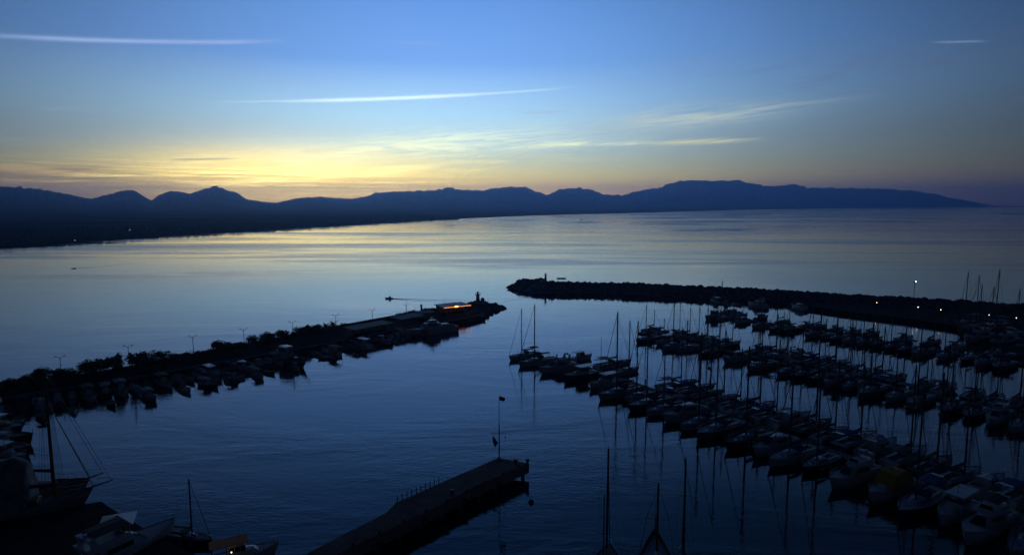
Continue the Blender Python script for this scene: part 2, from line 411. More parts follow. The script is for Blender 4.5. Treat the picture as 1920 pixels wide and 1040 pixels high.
# ------------------------------------------------------------------ hull building
def beam(u, B, sternw, full):
    f = math.sin(math.pi*min(1, (u*.62+.0)**1.0+.0)*.5+0) if False else 0
    a = sternw+(1-sternw)*math.sin(min(1, u/.45)*math.pi/2)
    b_ = 1 if u < .45 else max(0.0, 1-((u-.45)/.55)**full)
    return B/2*a*b_
def sheer(u, F, rise): return F*(1+rise*(max(0, u-.25)/.75)**2*1.0+.06*(1-u)**2)
def hull(L, B, F, rise=.35, sternw=.78, full=2.2, rake=.08, boot=None, deckdrop=.06):
    m = MB(); rings = []; deck = []; us = [0, .06, .18, .32, .46, .6, .72, .83, .92, .975, 1.0]
    for u in us:
        hb = max(.03, beam(u, B, sternw, full)); z = sheer(u, F, rise); x = -L/2+L*u*(1-rake*.55)
        ru = L*rake*.55*u**2
        rings.append([(x+ru, hb, z), (x+ru*.55, hb*.93, z*.45), (x, hb*.80, 0), (x-ru*.3, hb*.35, -.35), (x-ru*.3, 0, -.5),
                      (x-ru*.3, -hb*.35, -.35), (x, -hb*.80, 0), (x+ru*.55, -hb*.93, z*.45), (x+ru, -hb, z)])
        deck.append(((x+ru), hb*.96, z-deckdrop))
    m.loft(rings, closed=False, caps=False)
    m.face(*range(9))
    d = MB(); dr = [[(x, y, z), (x, y*.5, z+.05), (x, -y*.5, z+.05), (x, -y, z)] for x, y, z in deck]; d.loft(dr, closed=False, caps=False)
    rail = MB()
    for s in (1, -1):
        rail.path([(r[0][0], s*r[0][1], r[0][2]) for r in rings], .035, 4)
    return m, d, rail
def house(x0, x1, wb0, wb1, wt0, wt1, z0, z1, fs=.3, ba=.1, roofcamber=.06):
    """cabin block; x1 is the forward end, fs/ba slope of front/back"""
    h = z1-z0
    m = MB(); r0 = []; 
    m.add([(x0, wb0, z0), (x1, wb1, z0), (x1, -wb1, z0), (x0, -wb0, z0), (x0+ba*h, wt0, z1), (x1-fs*h, wt1, z1), (x1-fs*h, -wt1, z1), (x0+ba*h, -wt0, z1),
           (x0+ba*h, 0, z1+roofcamber), (x1-fs*h, 0, z1+roofcamber)],
          [(0,1,5,4), (2,3,7,6), (1,2,6,9,5), (3,0,4,8,7), (4,5,9,8), (8,9,6,7), (3,2,1,0)])
    return m
def side_windows(parent, x0, x1, n, w, z0, z1, matg, lean=.0, gap=.18, taper=0.0):
    for s in (1, -1):
        step = (x1-x0)/n
        for i in range(n):
            a = x0+i*step+gap*step/2; b = a+step*(1-gap); m = MB()
            wa = w+taper*(a-x0); wb = w+taper*(b-x0)
            y0a, y1a, y0b, y1b = s*(wa+.015), s*(wa-lean+.015), s*(wb+.015), s*(wb-lean+.015)
            q = [(a, y0a, z0), (b, y0b, z0), (b, y1b, z1), (a+.05, y1a, z1)]
            t = -.03*s
            m.add(q+[(x, y+t, z) for x, y, z in q], [(0,1,2,3) if s > 0 else (3,2,1,0), (7,6,5,4) if s > 0 else (4,5,6,7), (0,4,5,1), (1,5,6,2), (2,6,7,3), (3,7,4,0)])
            part('window', m, matg, parent)
def stanchions(L, B, F, rise, sternw, full, rake, n=9, h=.6):
    m = MB()
    for s in (1, -1):
        top = []
        for i in range(n):
            u = .04+.9*i/(n-1); x = -L/2+L*u*(1-rake*.55)+L*rake*.55*u*u; y = s*beam(u, B, sternw, full)*.93; z = sheer(u, F, rise)
            m.tube((x, y, z-.02), (x, y, z+h), .014, n=4); top.append((x, y, z+h))
        m.path(top, .010, 3); m.path([(x, y, z-.28) for x, y, z in top], .008, 3)
    z = sheer(1, F, rise)
    xb = L/2-.05
    m.path([(xb-.9, .45, z+.55), (xb-.1, .14, z+.62), (xb+.05, 0, z+.62), (xb-.1, -.14, z+.62), (xb-.9, -.45, z+.55)], .018, 5)
    m.tube((xb, 0, z), (xb+.05, 0, z+.62), .018, n=5)
    return m

def sloop(L=11.0, mh=15.0, cover=M_BLUE, hullm=M_WHITE, ketch=False, dodger=M_BLUE, bimini=None, radar=False, arch=False, seed=1):
    rg = random.Random(seed)
    B = L*.315; F = .085*L+.15; prm = (L, B, F, .22, .80, 2.3, .09)
    o = empty('sailing_yacht')
    h, d, r = hull(L, B, F, .22, .80, 2.3, .09)
    hh = part('hull', h, hullm, o, True)
    b2 = MB()
    for s in (1, -1): b2.path([(-L/2+L*u*.955+L*.045*u*u, s*(beam(u, B, .8, 2.3)*.965+.02), sheer(u, F, .22)*.72) for u in (0, .18, .32, .46, .6, .72, .83, .92, .97)], .035, 4)
    part('cove_stripe', b2, M_NAVY, hh)
    part('toe_rail', r, M_TEAK if seed % 2 else M_ALU, hh)
    part('deck', d, M_DECK if seed % 3 else M_TEAK, o)
    zd = sheer(.5, F, .22)-.02
    cb = house(-L*.09, L*.24, B*.31, B*.18, B*.26, B*.13, zd, zd+.48, 1.5, .2, .07)
    c = part('cabin', cb, M_WHITE, o)
    side_windows(c, -L*.06, L*.14, 3, B*.30, zd+.16, zd+.36, M_GLASS, .03, taper=-.34*B/L)
    m = MB(); m.box(L*.10, L*.15, -.28, .28, zd+.50, zd+.60, .03, .03); m.box(L*.26, L*.31, -.27, .27, zd+.04, zd+.14, .03, .03); part('hatch', m, M_GLASS, c)
    m = MB(); m.box(-L*.40, -L*.10, B*.17, B*.27, zd-.02, zd+.26, .02, .03); m.box(-L*.40, -L*.10, -B*.27, -B*.17, zd-.02, zd+.26, .02, .03)
    ck = part('cockpit', m, M_WHITE, o)
    m = MB(); m.box(-L*.40, -L*.10, -B*.165, B*.165, zd+.045, zd+.075); part('cockpit_sole', m, M_TEAK, ck)
    m = MB()
    for k in range(12):
        a, b_ = 2*math.pi*k/12, 2*math.pi*(k+1)/12
        m.tube((-L*.31, .45*math.cos(a), zd+.75+.45*math.sin(a)), (-L*.31, .45*math.cos(b_), zd+.75+.45*math.sin(b_)), .018, n=4)
    m.tube((-L*.30, 0, zd), (-L*.30, 0, zd+.8), .05); part('steering_wheel', m, M_STEEL, ck)
    mx = L*.08; mz = zd+.5
    m = MB(); m.tube((mx, 0, mz-.5), (mx, 0, mh), .145, .115, 8); m.box(mx-.18, mx+.12, -.06, .06, mh, mh+.05)
    m.tube((mx, 0, mh), (mx-.3, 0, mh+.45), .012, n=3); m.tube((mx+.1, 0, mh), (mx+.1, 0, mh+.9), .012, n=3)
    ms = part('mast', m, M_ALU, o, False)
    for f in ((.40, .66) if mh > 12 else (.52,)):
        z = mz+(mh-mz)*f; m = MB(); w = B*.30*(1-.35*f)
        m.tube((mx, 0, z), (mx-.25, w, z+.06), .03, n=4); m.tube((mx, 0, z), (mx-.25, -w, z+.06), .03, n=4); part('spreader', m, M_ALU, ms)
    if radar:
        m = MB(); m.tube((mx+.35, 0, mz+(mh-mz)*.5), (mx+.35, 0, mz+(mh-mz)*.5+.22), .26, .22, 10); m.tube((mx, 0, mz+(mh-mz)*.5), (mx+.35, 0, mz+(mh-mz)*.5), .03, n=4); part('radar', m, M_WHITE, ms)
    m = MB(); bl = L*.40; bz = mz+.75
    m.tube((mx-.12, 0, bz), (mx-bl, 0, bz+.10), .075, .06, 6); bo = part('boom', m, M_ALU, o)
    m = MB(); rs = []
    for i in range(8):
        t = i/7; x = mx-.10-(bl-.25)*t; hh_ = .48-.26*t; rs.append([(x, .13*math.cos(a)*(1-.3*t), bz+.10+t*.08+hh_*.5*(1+math.sin(a))) for a in [k*math.pi/3 for k in range(6)]])
    m.loft(rs); m.tube((mx-.16, 0, bz+.2), (mx-.10, 0, bz+1.5), .16, .10, 6); part('sail_cover', m, cover, bo, True)
    # standing rigging
    m = MB(); zb = sheer(1, F, .22); xb = L/2-.12
    m.tube((xb, 0, zb), (mx+.08, 0, mh-.3), .065, .045, 5)
    m.tube((-L/2+.1, 0, sheer(0, F, .22)), (mx-.1, 0, mh-.05), .012, n=3)
    for s in (1, -1):
        ch = (mx-.15, s*B*.46, sheer(.55, F, .22)); z1 = mz+(mh-mz)*.40; z2 = mz+(mh-mz)*.66
        a = (mx-.25, s*B*.30*(1-.14), z1+.06); b_ = (mx-.25, s*B*.30*(1-.231), z2+.06)
        if mh > 12: m.path([ch, a, b_, (mx, 0, mh-.3)], .013, 3)
        else: m.path([ch, (mx-.25, s*B*.30*.818, mz+(mh-mz)*.52+.06), (mx, 0, mh-.3)], .013, 3)
        m.tube((mx+.5, s*B*.44, ch[2]), (mx, 0, z1), .011, n=3); m.tube((mx-.7, s*B*.45, ch[2]), (mx, 0, z1), .011, n=3)
    m.tube((mx-bl+.1, 0, bz+.15), (mx-.1, 0, mh-.1), .008, n=3)
    part('rigging', m, M_WIRE, o)
    if ketch:
        kx = -L*.36; m = MB(); kh = mh*.66; m.tube((kx, 0, zd), (kx, 0, kh), .085, .06, 7); k2 = part('mizzen_mast', m, M_ALU, o)
        m = MB(); z = zd+(kh-zd)*.6; m.tube((kx, -B*.2, z), (kx, B*.2, z), .025, n=4); part('spreader', m, M_ALU, k2)
        m = MB(); m.tube((kx, 0, zd+1.5), (kx-L*.2, 0, zd+1.6), .05, n=5); m.tube((kx-.1, 0, zd+1.66), (kx-L*.19, 0, zd+1.74), .15, .08, 6); part('mizzen_boom', m, cover, o)
    if dodger:
        m = MB(); rs = []
        for x, z, w in ((-L*.115, zd+1.12, B*.27), (-L*.06, zd+1.10, B*.265), (-L*.01, zd+.55, B*.24)):
            rs.append([(x, w, zd+.40), (x, w*.96, z-.18), (x, w*.6, z), (x, -w*.6, z), (x, -w*.96, z-.18), (x, -w, zd+.40)])
        m.loft(rs, closed=False, caps=False); part('sprayhood', m, dodger, o)
    if bimini:
        m = MB(); z = zd+2.0
        m.loft([[(x, -B*.36, z-.10), (x, -B*.2, z+.02), (x, B*.2, z+.02), (x, B*.36, z-.10)] for x in (-L*.42, -L*.30, -L*.18)], closed=False, caps=False)
        m.loft([[(x, -B*.36, z-.13), (x, -B*.2, z-.01), (x, B*.2, z-.01), (x, B*.36, z-.13)] for x in (-L*.18, -L*.30, -L*.42)], closed=False, caps=False)
        bm = part('bimini_top', m, bimini, o)
        m = MB()
        for s in (1, -1):
            for x in (-L*.41, -L*.19): m.tube((-L*.30, s*B*.34, zd+.2), (x, s*B*.355, z-.12), .016, n=4)
        part('bimini_frame', m, M_STEEL, bm)
    if arch:
        m = MB(); x = -L*.455; w = B*.33; z = zd+2.1
        m.path([(x, w, zd), (x-.1, w, z-.3), (x-.1, w*.7, z), (x-.1, -w*.7, z), (x-.1, -w, z-.3), (x, -w, zd)], .03, 5); m.box(x-.5, x+.3, -w*.6, w*.6, z+.02, z+.05)
        part('stern_arch', m, M_STEEL, o)
    part('guard_rails', stanchions(L, B, F, .22, .8, 2.3, .09), M_STEEL, o)
    for s in (1, -1):
        for u in (.25, .5, .7):
            m = MB(); y = s*(beam(u, B, .8, 2.3)+.13); x = -L/2+L*u*.96; m.tube((x, y, F*.25), (x, y, F*.8), .12, n=7); part('fender', m, M_WHITE if seed % 2 else M_NAVY, o)
    o['mh'] = mh; o['mx'] = mx; o['L'] = L; o['B'] = B
    return o

def motor_yacht(L=13.0, fly=True, hullm=M_WHITE, canopy=M_WHITE, seed=1, tower=True):
    B = L*.30; F = L*.105+.15; o = empty('motor_yacht')
    h, d, r = hull(L, B, F, .42, .92, 2.6, .16)
    hp = part('hull', h, hullm, o, True); part('rub_rail', r, M_GREYH, hp); part('deck', d, M_DECK, o)
    m = MB()
    for s in (1, -1):
        m.add([(L*x, s*(beam(u, B, .92, 2.6)*.955+.012), sheer(u, F, .42)*z) for x, u, z in ((-.08, .42, .60), (.20, .72, .60), (.24, .76, .74), (-.06, .44, .76))], [(0,1,2,3) if s < 0 else (3,2,1,0)])
    part('hull_window', m, M_GLASS, hp)
    zd = sheer(.45, F, .42)-.05
    c = part('superstructure', house(-L*.22, L*.24, B*.40, B*.24, B*.34, B*.12, zd-.1, zd+1.35, 1.45, .1, .08), M_WHITE, o)
    side_windows(c, -L*.17, L*.06, 2, B*.405, zd+.55, zd+1.1, M_GLASS, .07, .08, taper=-.20*B/L)
    m = MB(); z0, z1 = zd+.35, zd+1.25; xf = L*.24-1.45*.42; xt = L*.24-1.45*1.32
    m.add([(xf, B*.235, z0), (xf, -B*.235, z0), (xt, -B*.15, z1), (xt, B*.15, z1)], [(0,1,2,3)])
    for i in range(4): m.v[i] = (m.v[i][0]+.05, m.v[i][1], m.v[i][2]+.02)
    part('windscreen', m, M_GLASS, c)
    if fly:
        z = zd+1.40
        f = part('flybridge', house(-L*.30, L*.06, B*.37, B*.27, B*.34, B*.22, z, z+.62, .9, -.3, .0), M_WHITE, o)
        m = MB(); m.box(-L*.24, L*.0, -B*.29, B*.29, z+.625, z+.64); part('flybridge_floor', m, M_DECK, f)
        m = MB(); m.add([(L*.02, B*.20, z+.62), (L*.02, -B*.20, z+.62), (-L*.015, -B*.18, z+.95), (-L*.015, B*.18, z+.95)], [(0,1,2,3), (3,2,1,0)]); part('windscreen', m, M_GLASS, f)
        m = MB()
        for s in (1, -1): m.add([(-L*.27, s*B*.36, z+.3), (-L*.20, s*B*.36, z+.3), (-L*.245, s*B*.32, z+1.6), (-L*.29, s*B*.32, z+1.6), (-L*.27, s*B*.33, z+.3), (-L*.20, s*B*.33, z+.3), (-L*.245, s*B*.29, z+1.6), (-L*.29, s*B*.29, z+1.6)], [(0,1,2,3), (7,6,5,4), (0,3,7,4), (1,5,6,2), (3,2,6,7)])
        m.box(-L*.295, -L*.235, -B*.33, B*.33, z+1.58, z+1.72, .03, .03); a = part('radar_arch', m, M_WHITE, o)
        m = MB(); m.tube((-L*.265, 0, z+1.72), (-L*.265, 0, z+2.0), .28, .22, 10); part('radar', m, M_WHITE, a)
        m = MB(); m.tube((-L*.27, B*.25, z+1.7), (-L*.30, B*.25, z+3.8), .014, n=3); m.tube((-L*.27, -B*.25, z+1.7), (-L*.29, -B*.25, z+3.2), .014, n=3); m.tube((-L*.27, 0, z+2), (-L*.27, 0, z+2.7), .03, n=4); part('antenna', m, M_DARKM, a)
        if canopy:
            m = MB(); zz = z+1.95; m.loft([[(x, -B*.36, zz-.12), (x, 0, zz+.04), (x, B*.36, zz-.12), (x, B*.36, zz-.17), (x, 0, zz-.01), (x, -B*.36, zz-.17)] for x in (-L*.24, -L*.1, L*.03)])
            bt = part('bimini_top', m, canopy, o); m = MB()
            for s in (1, -1):
                for x in (-L*.22, L*.02): m.tube((-L*.1, s*B*.34, z+.5), (x, s*B*.35, zz-.14), .018, n=4)
            part('bimini_frame', m, M_STEEL, bt)
    m = MB(); m.box(-L*.5-.75, -L*.5+.05, -B*.40, B*.40, .18, .32); part('swim_platform', m, M_TEAK, o)
    m = MB(); m.box(-L*.46, -L*.42, -B*.36, B*.36, zd-.1, zd+.45); m.box(-L*.42, -L*.22, -B*.38, -B*.33, zd-.1, zd+.5); m.box(-L*.42, -L*.22, B*.33, B*.38, zd-.1, zd+.5); part('cockpit_bench', m, M_CREAM, o)
    part('bow_rail', stanchions(L, B, F, .42, .92, 2.6, .16, 8, .65), M_STEEL, o)
    o['L'] = L; o['B'] = B; return o

def cabin_boat(L=8.5, hullm=M_WHITE, hardtop=True, roofm=M_WHITE, wind=4, seed=1):
    B = L*.33; F = L*.10+.15; o = empty('cabin_boat')
    h, d, r = hull(L, B, F, .5, .88, 2.3, .12); hp = part('hull', h, hullm, o, True); part('rub_rail', r, M_WOOD, hp); part('deck', d, M_DECK, o)
    zd = sheer(.45, F, .5)-.05
    c = part('cabin', house(-L*.10, L*.26, B*.36, B*.20, B*.32, B*.13, zd-.05, zd+.62, 1.2, .0, .06), M_WHITE, o)
    w = part('wheelhouse', house(-L*.18, L*.10, B*.36, B*.33, B*.32, B*.28, zd-.05, zd+1.75, .35, .0, .05), M_WHITE, o)
    side_windows(w, -L*.16, L*.05, wind, B*.345, zd+.85, zd+1.45, M_GLASS, .03, .16, taper=-.1*B/L)
    m = MB(); a = L*.10-.35*.95; b_ = L*.10-.35*1.6
    m.add([(a+.02, B*.30, zd+.9), (a+.02, -B*.30, zd+.9), (b_+.02, -B*.27, zd+1.5), (b_+.02, B*.27, zd+1.5)], [(0,1,2,3)]); part('windscreen', m, M_GLASS, w)
    if hardtop:
        m = MB(); m.box(-L*.40, L*.09, -B*.37, B*.37, zd+1.80, zd+1.88, .03, .03); t = part('hard_top', m, roofm, o)
        m = MB()
        for s in (1, -1): m.tube((-L*.38, s*B*.34, zd-.1), (-L*.38, s*B*.34, zd+1.82), .022, n=4)
        part('roof_post', m, M_STEEL, t)
    m = MB(); m.tube((-L*.02, 0, zd+1.8), (-L*.02, 0, zd+3.2), .035, .02, 5); m.tube((-L*.02, -.4, zd+2.7), (-L*.02, .4, zd+2.7), .015, n=4); part('signal_mast', m, M_DARKM, o)
    part('bow_rail', stanchions(L, B, F, .5, .88, 2.3, .12, 7, .5), M_STEEL, o)
    m = MB(); m.box(-L*.47, -L*.42, -B*.3, B*.3, zd-.2, zd+.2); part('stern_bench', m, M_CREAM, o)
    o['L'] = L; o['B'] = B; return o

def fishing_boat(L=6.5, hullm=M_WHITE, trim=M_BLUE, house_=True, awn=None, seed=1):
    B = L*.34; F = L*.09+.12; o = empty('fishing_boat')
    h, d, r = hull(L, B, F, .75, .60, 2.0, .10, deckdrop=.16); hp = part('hull', h, hullm, o, True); part('gunwale', r, trim, hp); part('deck', d, M_TEAK, o)
    zd = sheer(.4, F, .75)-.12
    if house_:
        w = part('wheelhouse', house(-L*.22, L*.02, B*.24, B*.22, B*.22, B*.20, zd, zd+1.35, .1, .0, .05), M_WHITE, o)
        side_windows(w, -L*.18, L*.0, 2, B*.235, zd+.75, zd+1.1, M_GLASS, .01, .25, taper=-.05)
        m = MB(); m.box(-L*.25, L*.05, -B*.28, B*.28, zd+1.40, zd+1.46); part('wheelhouse_roof', m, trim, w)
    else:
        m = MB()
        for x in (-.3, -.05, .2): m.box(L*x, L*x+.28, -B*.36, B*.36, zd+.12, zd+.17)
        part('thwart', m, M_WOOD, o)
        m = MB(); m.box(-L*.5-.25, -L*.5+.1, -.16, .16, .25, F+.45, .04, .03); part('outboard_motor', m, M_DARKM, o)
    if awn:
        m = MB(); m.loft([[(x, -B*.42, zd+1.65), (x, 0, zd+1.85), (x, B*.42, zd+1.65), (x, B*.42, zd+1.61), (x, 0, zd+1.81), (x, -B*.42, zd+1.61)] for x in (-L*.46, -L*.26, -L*.0)])
        a = part('awning', m, awn, o)
        for s in (1, -1):
            for x in (-L*.45, -L*.01): m = MB(); m.tube((x, s*B*.36, zd-.1), (x, s*B*.41, zd+1.63), .02, n=4); part('awning_pole', m, M_STEEL, a)
    m = MB(); m.tube((L*.12, 0, zd), (L*.12, 0, zd+2.2), .035, .02, 5); m.tube((L*.5, 0, sheer(1, F, .75)), (L*.5, 0, sheer(1, F, .75)+.5), .03, n=4); part('signal_mast', m, M_WOOD, o)
    m = MB(); m.ball((-L*.36, B*.15, zd+.18), .35, .3, .22, 7, 4); m.ball((-L*.30, -B*.12, zd+.15), .28, .3, .18, 7, 4); part('net_heap', m, M_REDC if seed % 2 else M_BEIGE, o)
    o['L'] = L; o['B'] = B; return o

def gulet(L=18.0, masts=((.10, 18.0), (-.24, 13.5)), hullm=M_WOOD, awn=M_WCANV, seed=1, tent=None):
    B = L*.27; F = L*.085+.2; o = empty('wooden_gulet')
    h, d, r = hull(L, B, F, .8, .72, 2.0, .20, deckdrop=.45); hp = part('hull', h, hullm, o, True); part('cap_rail', r, M_WOOD, hp); part('deck', d, M_TEAK, o)
    m = MB()
    for s in (1, -1): m.path([(-L/2+L*u*.89+L*.11*u*u, s*(beam(u, B, .72, 2.0)*.985+.03), sheer(u, F, .8)*.80) for u in (0, .18, .32, .46, .6, .72, .83, .92, .97)], .05, 4)
    part('rubbing_strake', m, M_WHITE, hp)
    zd = sheer(.4, F, .8)-.45
    c = part('deckhouse', house(-L*.22, L*.20, B*.26, B*.20, B*.24, B*.18, zd, zd+1.15, .4, .1, .08), M_WOOD if seed % 2 else M_WHITE, o)
    side_windows(c, -L*.20, L*.16, 6, B*.262, zd+.45, zd+.85, M_GLASS, .01, .35, taper=-.14*B/L)
    m = MB(); zb = sheer(1, F, .8); m.tube((L*.44, 0, zb-.3), (L*.5+L*.12, 0, zb+.7), .14, .07, 7); bs = part('bowsprit', m, M_WOOD, o)
    m = MB()
    for s in (1, -1): m.path([(L*.42, s*B*.18, zb+.6), (L*.52, s*.35, zb+1.0), (L*.5+L*.10, s*.2, zb+1.3)], .025, 4)
    m.tube((L*.6, -.2, zb+1.3), (L*.6, .2, zb+1.3), .025, n=4); part('pulpit', m, M_STEEL, bs)
    rg = MB(); tops = []
    for i, (fx, mh) in enumerate(masts):
        x = L*fx; m = MB(); m.tube((x, 0, zd), (x, 0, mh), .17, .09, 9); mo = part('mast', m, M_WOOD, o); tops.append((x, mh))
        m = MB(); z = zd+(mh-zd)*.62; m.tube((x, -B*.26, z), (x, B*.26, z), .04, n=5); part('spreader', m, M_WOOD, mo)
        m = MB(); m.tube((x-.15, 0, zd+2.6), (x-L*.26, 0, zd+2.8), .10, .07, 6); m.tube((x-.2, 0, zd+2.82), (x-L*.25, 0, zd+3.0), .2, .12, 7); part('boom', m, M_BLUE if seed % 2 else M_GREYC, o)
        for s in (1, -1):
            for k in (-.5, 0, .5): rg.path([(x-.2+k, s*B*.47, sheer(.5+fx, F, .8)), (x-.1+k*.3, s*B*.26, z), (x, 0, mh-.4)], .018, 3)
    rg.tube((L*.5+L*.11, 0, zb+.65), (tops[0][0], 0, tops[0][1]-.3), .03, n=4); rg.tube((L*.5, 0, zb), (tops[0][0], 0, tops[0][1]*.78), .05, n=4)
    rg.tube((-L*.49, 0, sheer(0, F, .8)), (tops[-1][0], 0, tops[-1][1]-.2), .02, n=3)
    if len(tops) > 1: rg.tube((tops[0][0], 0, tops[0][1]-.1), (tops[1][0], 0, tops[1][1]-.1), .018, n=3)
    part('rigging', rg, M_WIRE, o)
    if awn:
        m = MB(); z = zd+2.45; m.loft([[(x, -B*.40, z-.15), (x, 0, z+.15), (x, B*.40, z-.15), (x, B*.40, z-.19), (x, 0, z+.11), (x, -B*.40, z-.19)] for x in (-L*.47, -L*.35, -L*.20)])
        a = part('awning', m, awn, o)
        for s in (1, -1):
            for x in (-L*.46, -L*.33, -L*.21): m = MB(); m.tube((x, s*B*.38, zd), (x, s*B*.39, z-.17), .03, n=4); part('awning_pole', m, M_STEEL, a)
    if tent:
        x0, x1, hz = tent; m = MB()
        m.loft([[(x, -B*.52, F*.9), (x, -B*.48, hz*.62+dz), (x, -B*.14, hz+dz*1.5), (x, B*.10, hz+dz*1.2), (x, B*.48, hz*.60+dz), (x, B*.52, F*.9)] for x, dz in [(x0+(x1-x0)*i/14, (.10 if i % 3 == 0 else -.14-.06*(i % 2))-(.5 if i == 14 else 0)) for i in range(15)]], closed=False, caps=True)
        part('winter_cover', m, M_COVER, o, True)
    m = MB(); n = 12
    for s in (1, -1):
        top = []
        for i in range(n):
            u = .03+.9*i/(n-1); x = -L/2+L*u*.89+L*.11*u*u; y = s*beam(u, B, .72, 2.0)*.96; z = sheer(u, F, .8); m.tube((x, y, z), (x, y, z+.55), .02, n=4); top.append((x, y, z+.55))
        m.path(top, .018, 4)
    part('guard_rails', m, M_STEEL, o)
    for s in (1, -1):
        for u in (.2, .4, .6): m = MB(); x = -L/2+L*u*.92; y = s*(beam(u, B, .72, 2.0)+.2); m.tube((x, y, F*.2), (x, y, F*.75), .2, n=8); part('fender', m, M_RUB, o)
    o['L'] = L; o['B'] = B; return o

# ------------------------------------------------------------------ left breakwater with the promenade
def line_at(P, d):                # point and tangent at distance d along polyline of Vectors
    for a, b in zip(P, P[1:]):
        l = (b-a).length
        if d <= l or b is P[-1]: t = (b-a).normalized(); return a+t*d, t
        d -= l
def plen(P): return sum((b-a).length for a, b in zip(P, P[1:]))
QZ = 1.7
inner = [at(x, y, QZ) for x, y in ((-260, 796), (0, 748), (262, 706), (450, 673), (620, 643), (760, 614), (850, 601), (895, 592), (910, 587))]
outer = [at(x, y, QZ) for x, y in ((908, 574), (893, 570), (760, 592), (620, 618), (450, 652), (262, 690), (0, 733), (-260, 776))]
poly = [(p.x, p.y) for p in inner+outer]
m = MB(); m.prism(poly, -1.5, QZ); tag(m.obj('breakwater_promenade', M_ASPH), kind='structure')
seaP = [Vector(p) for p in outer[::-1]]
def strip(P, w, z0, z1, off=0.0):
    m = MB(); rings = []
    for i, p in enumerate(P):
        t = (P[min(i+1, len(P)-1)]-P[max(i-1, 0)]).normalized(); n = Vector((-t.y, t.x, 0))
        a = p+n*off; b = p+n*(off+w); rings.append([(a.x, a.y, z0), (b.x, b.y, z0), (b.x, b.y, z1), (a.x, a.y, z1)])
    m.loft(rings); return m
tag(strip(seaP, .5, QZ-.4, QZ+.95).obj('parapet_wall', M_CONC), 'long low concrete parapet along the seaward edge of the tree-lined promenade', 'wall')
tag(strip(inner, .5, QZ-.3, QZ+.14, 0).obj('quay_kerb', M_CONC), kind='structure')

def rocks(m, path, half, zc, n, rg, smin, smax, side=0):
    L_ = plen(path)
    for k in range(n):
        d = rg.uniform(0, L_); p, t = line_at(path, d); nrm = Vector((-t.y, t.x, 0))
        o = rg.uniform(-1, 1) if not side else side*rg.uniform(0, 1)
        s = rg.uniform(smin, smax); z = zc*(1-abs(o)**1.1)*.98+rg.uniform(-.25, .35)-.2
        c = p+nrm*(o*half); a = rg.uniform(0, 3)
        pts = []
        for i, v in enumerate([(1,0,0),(0,1,0),(-1,0,0),(0,-1,0),(.1,.1,1),(0,0,-1),(.7,.7,.5),(-.7,.6,.45),(-.6,-.7,.5),(.65,-.7,.5)]):
            q_ = Vector(v)*s*rg.uniform(.75, 1.15); pts.append((c.x+q_.x*math.cos(a)-q_.y*math.sin(a), c.y+q_.x*math.sin(a)+q_.y*math.cos(a), z+q_.z*.75))
        m.add(pts, [(0,6,9),(0,1,6),(1,7,6),(1,2,7),(2,8,7),(2,3,8),(3,9,8),(3,0,9),(6,7,4),(7,8,4),(8,9,4),(9,6,4),(1,0,5),(2,1,5),(3,2,5),(0,3,5)])
rg = random.Random(11)
m = MB(); rocks(m, seaP, 5.0, 2.2, 1500, rg, .5, 1.15, 1)
tip = [at(925, 581, 0), at(943, 577.5, 0)]
rocks(m, [at(906, 580, 0), at(930, 578, 0)], 4.6, 2.0, 520, rg, .5, 1.1)
rocks(m, [at(926, 578.5, 0), at(944, 577, 0)], 2.4, .9, 160, rg, .4, .9)
rocks(m, [at(880, 578, 0), at(912, 576, 0)], 4.0, 2.5, 260, rg, .5, 1.1)
rocks(m, [at(875, 597, 0), at(915, 587, 0)], 2.2, 1.9, 220, rg, .45, 1.0)
tag(m.obj('armour_rocks', M_ROCK), kind='stuff')

# ------------------------------------------------------------------ trees
def crown_mesh(name, seed, kind):
    rg = random.Random(seed); m = MB(); cl = []
    for k in range(15):
        a = rg.uniform(0, 6.28); r = rg.uniform(.1, .70); z = rg.uniform(-.35, .55) if kind == 'round' else rg.uniform(-.15, .40)
        cl.append((Vector((r*math.cos(a), r*math.sin(a), z)), rg.uniform(.22, .42)))
    for c, cr in cl:
        for k in range(110):
            v = Vector((rg.gauss(0, 1), rg.gauss(0, 1), rg.gauss(0, 1))).normalized()*cr*rg.uniform(.45, 1.08); p = c+v; p.z = max(p.z, -.55+rg.uniform(0, .1))
            s = rg.uniform(.035, .075); u = Vector((rg.gauss(0, 1), rg.gauss(0, 1), rg.gauss(0, .6))).normalized(); w = u.orthogonal().normalized()
            m.add([p-u*s-w*s*.6, p+u*s-w*s*.6, p+u*s*.8+w*s*.6, p-u*s*.7+w*s*.7], [(0,1,2,3)])
    return m.mesh(name, M_LEAF if seed % 2 else M_LEAF2)
CR = [crown_mesh('crown', s, 'round') for s in (1, 2, 3, 4)]+[crown_mesh('crown', s, 'flat') for s in (5, 6)]
def trunk_mesh(seed):
    rg = random.Random(seed); m = MB(); m.tube((0, 0, -.1), (.03, .02, .42), .055, .035, 7)
    for k in range(5):
        a = k*1.25+rg.uniform(-.3, .3); e = Vector((.34*math.cos(a), .34*math.sin(a), .78+rg.uniform(-.1, .1))); b_ = Vector((.03, .02, .40)); md = (b_+e)/2+Vector((0, 0, -.03))
        m.tube(b_, md, .03, .02, 5); m.tube(md, e, .02, .008, 5)
    return m.mesh('trunk', M_BARK)
TR = [trunk_mesh(s) for s in (1, 2, 3)]
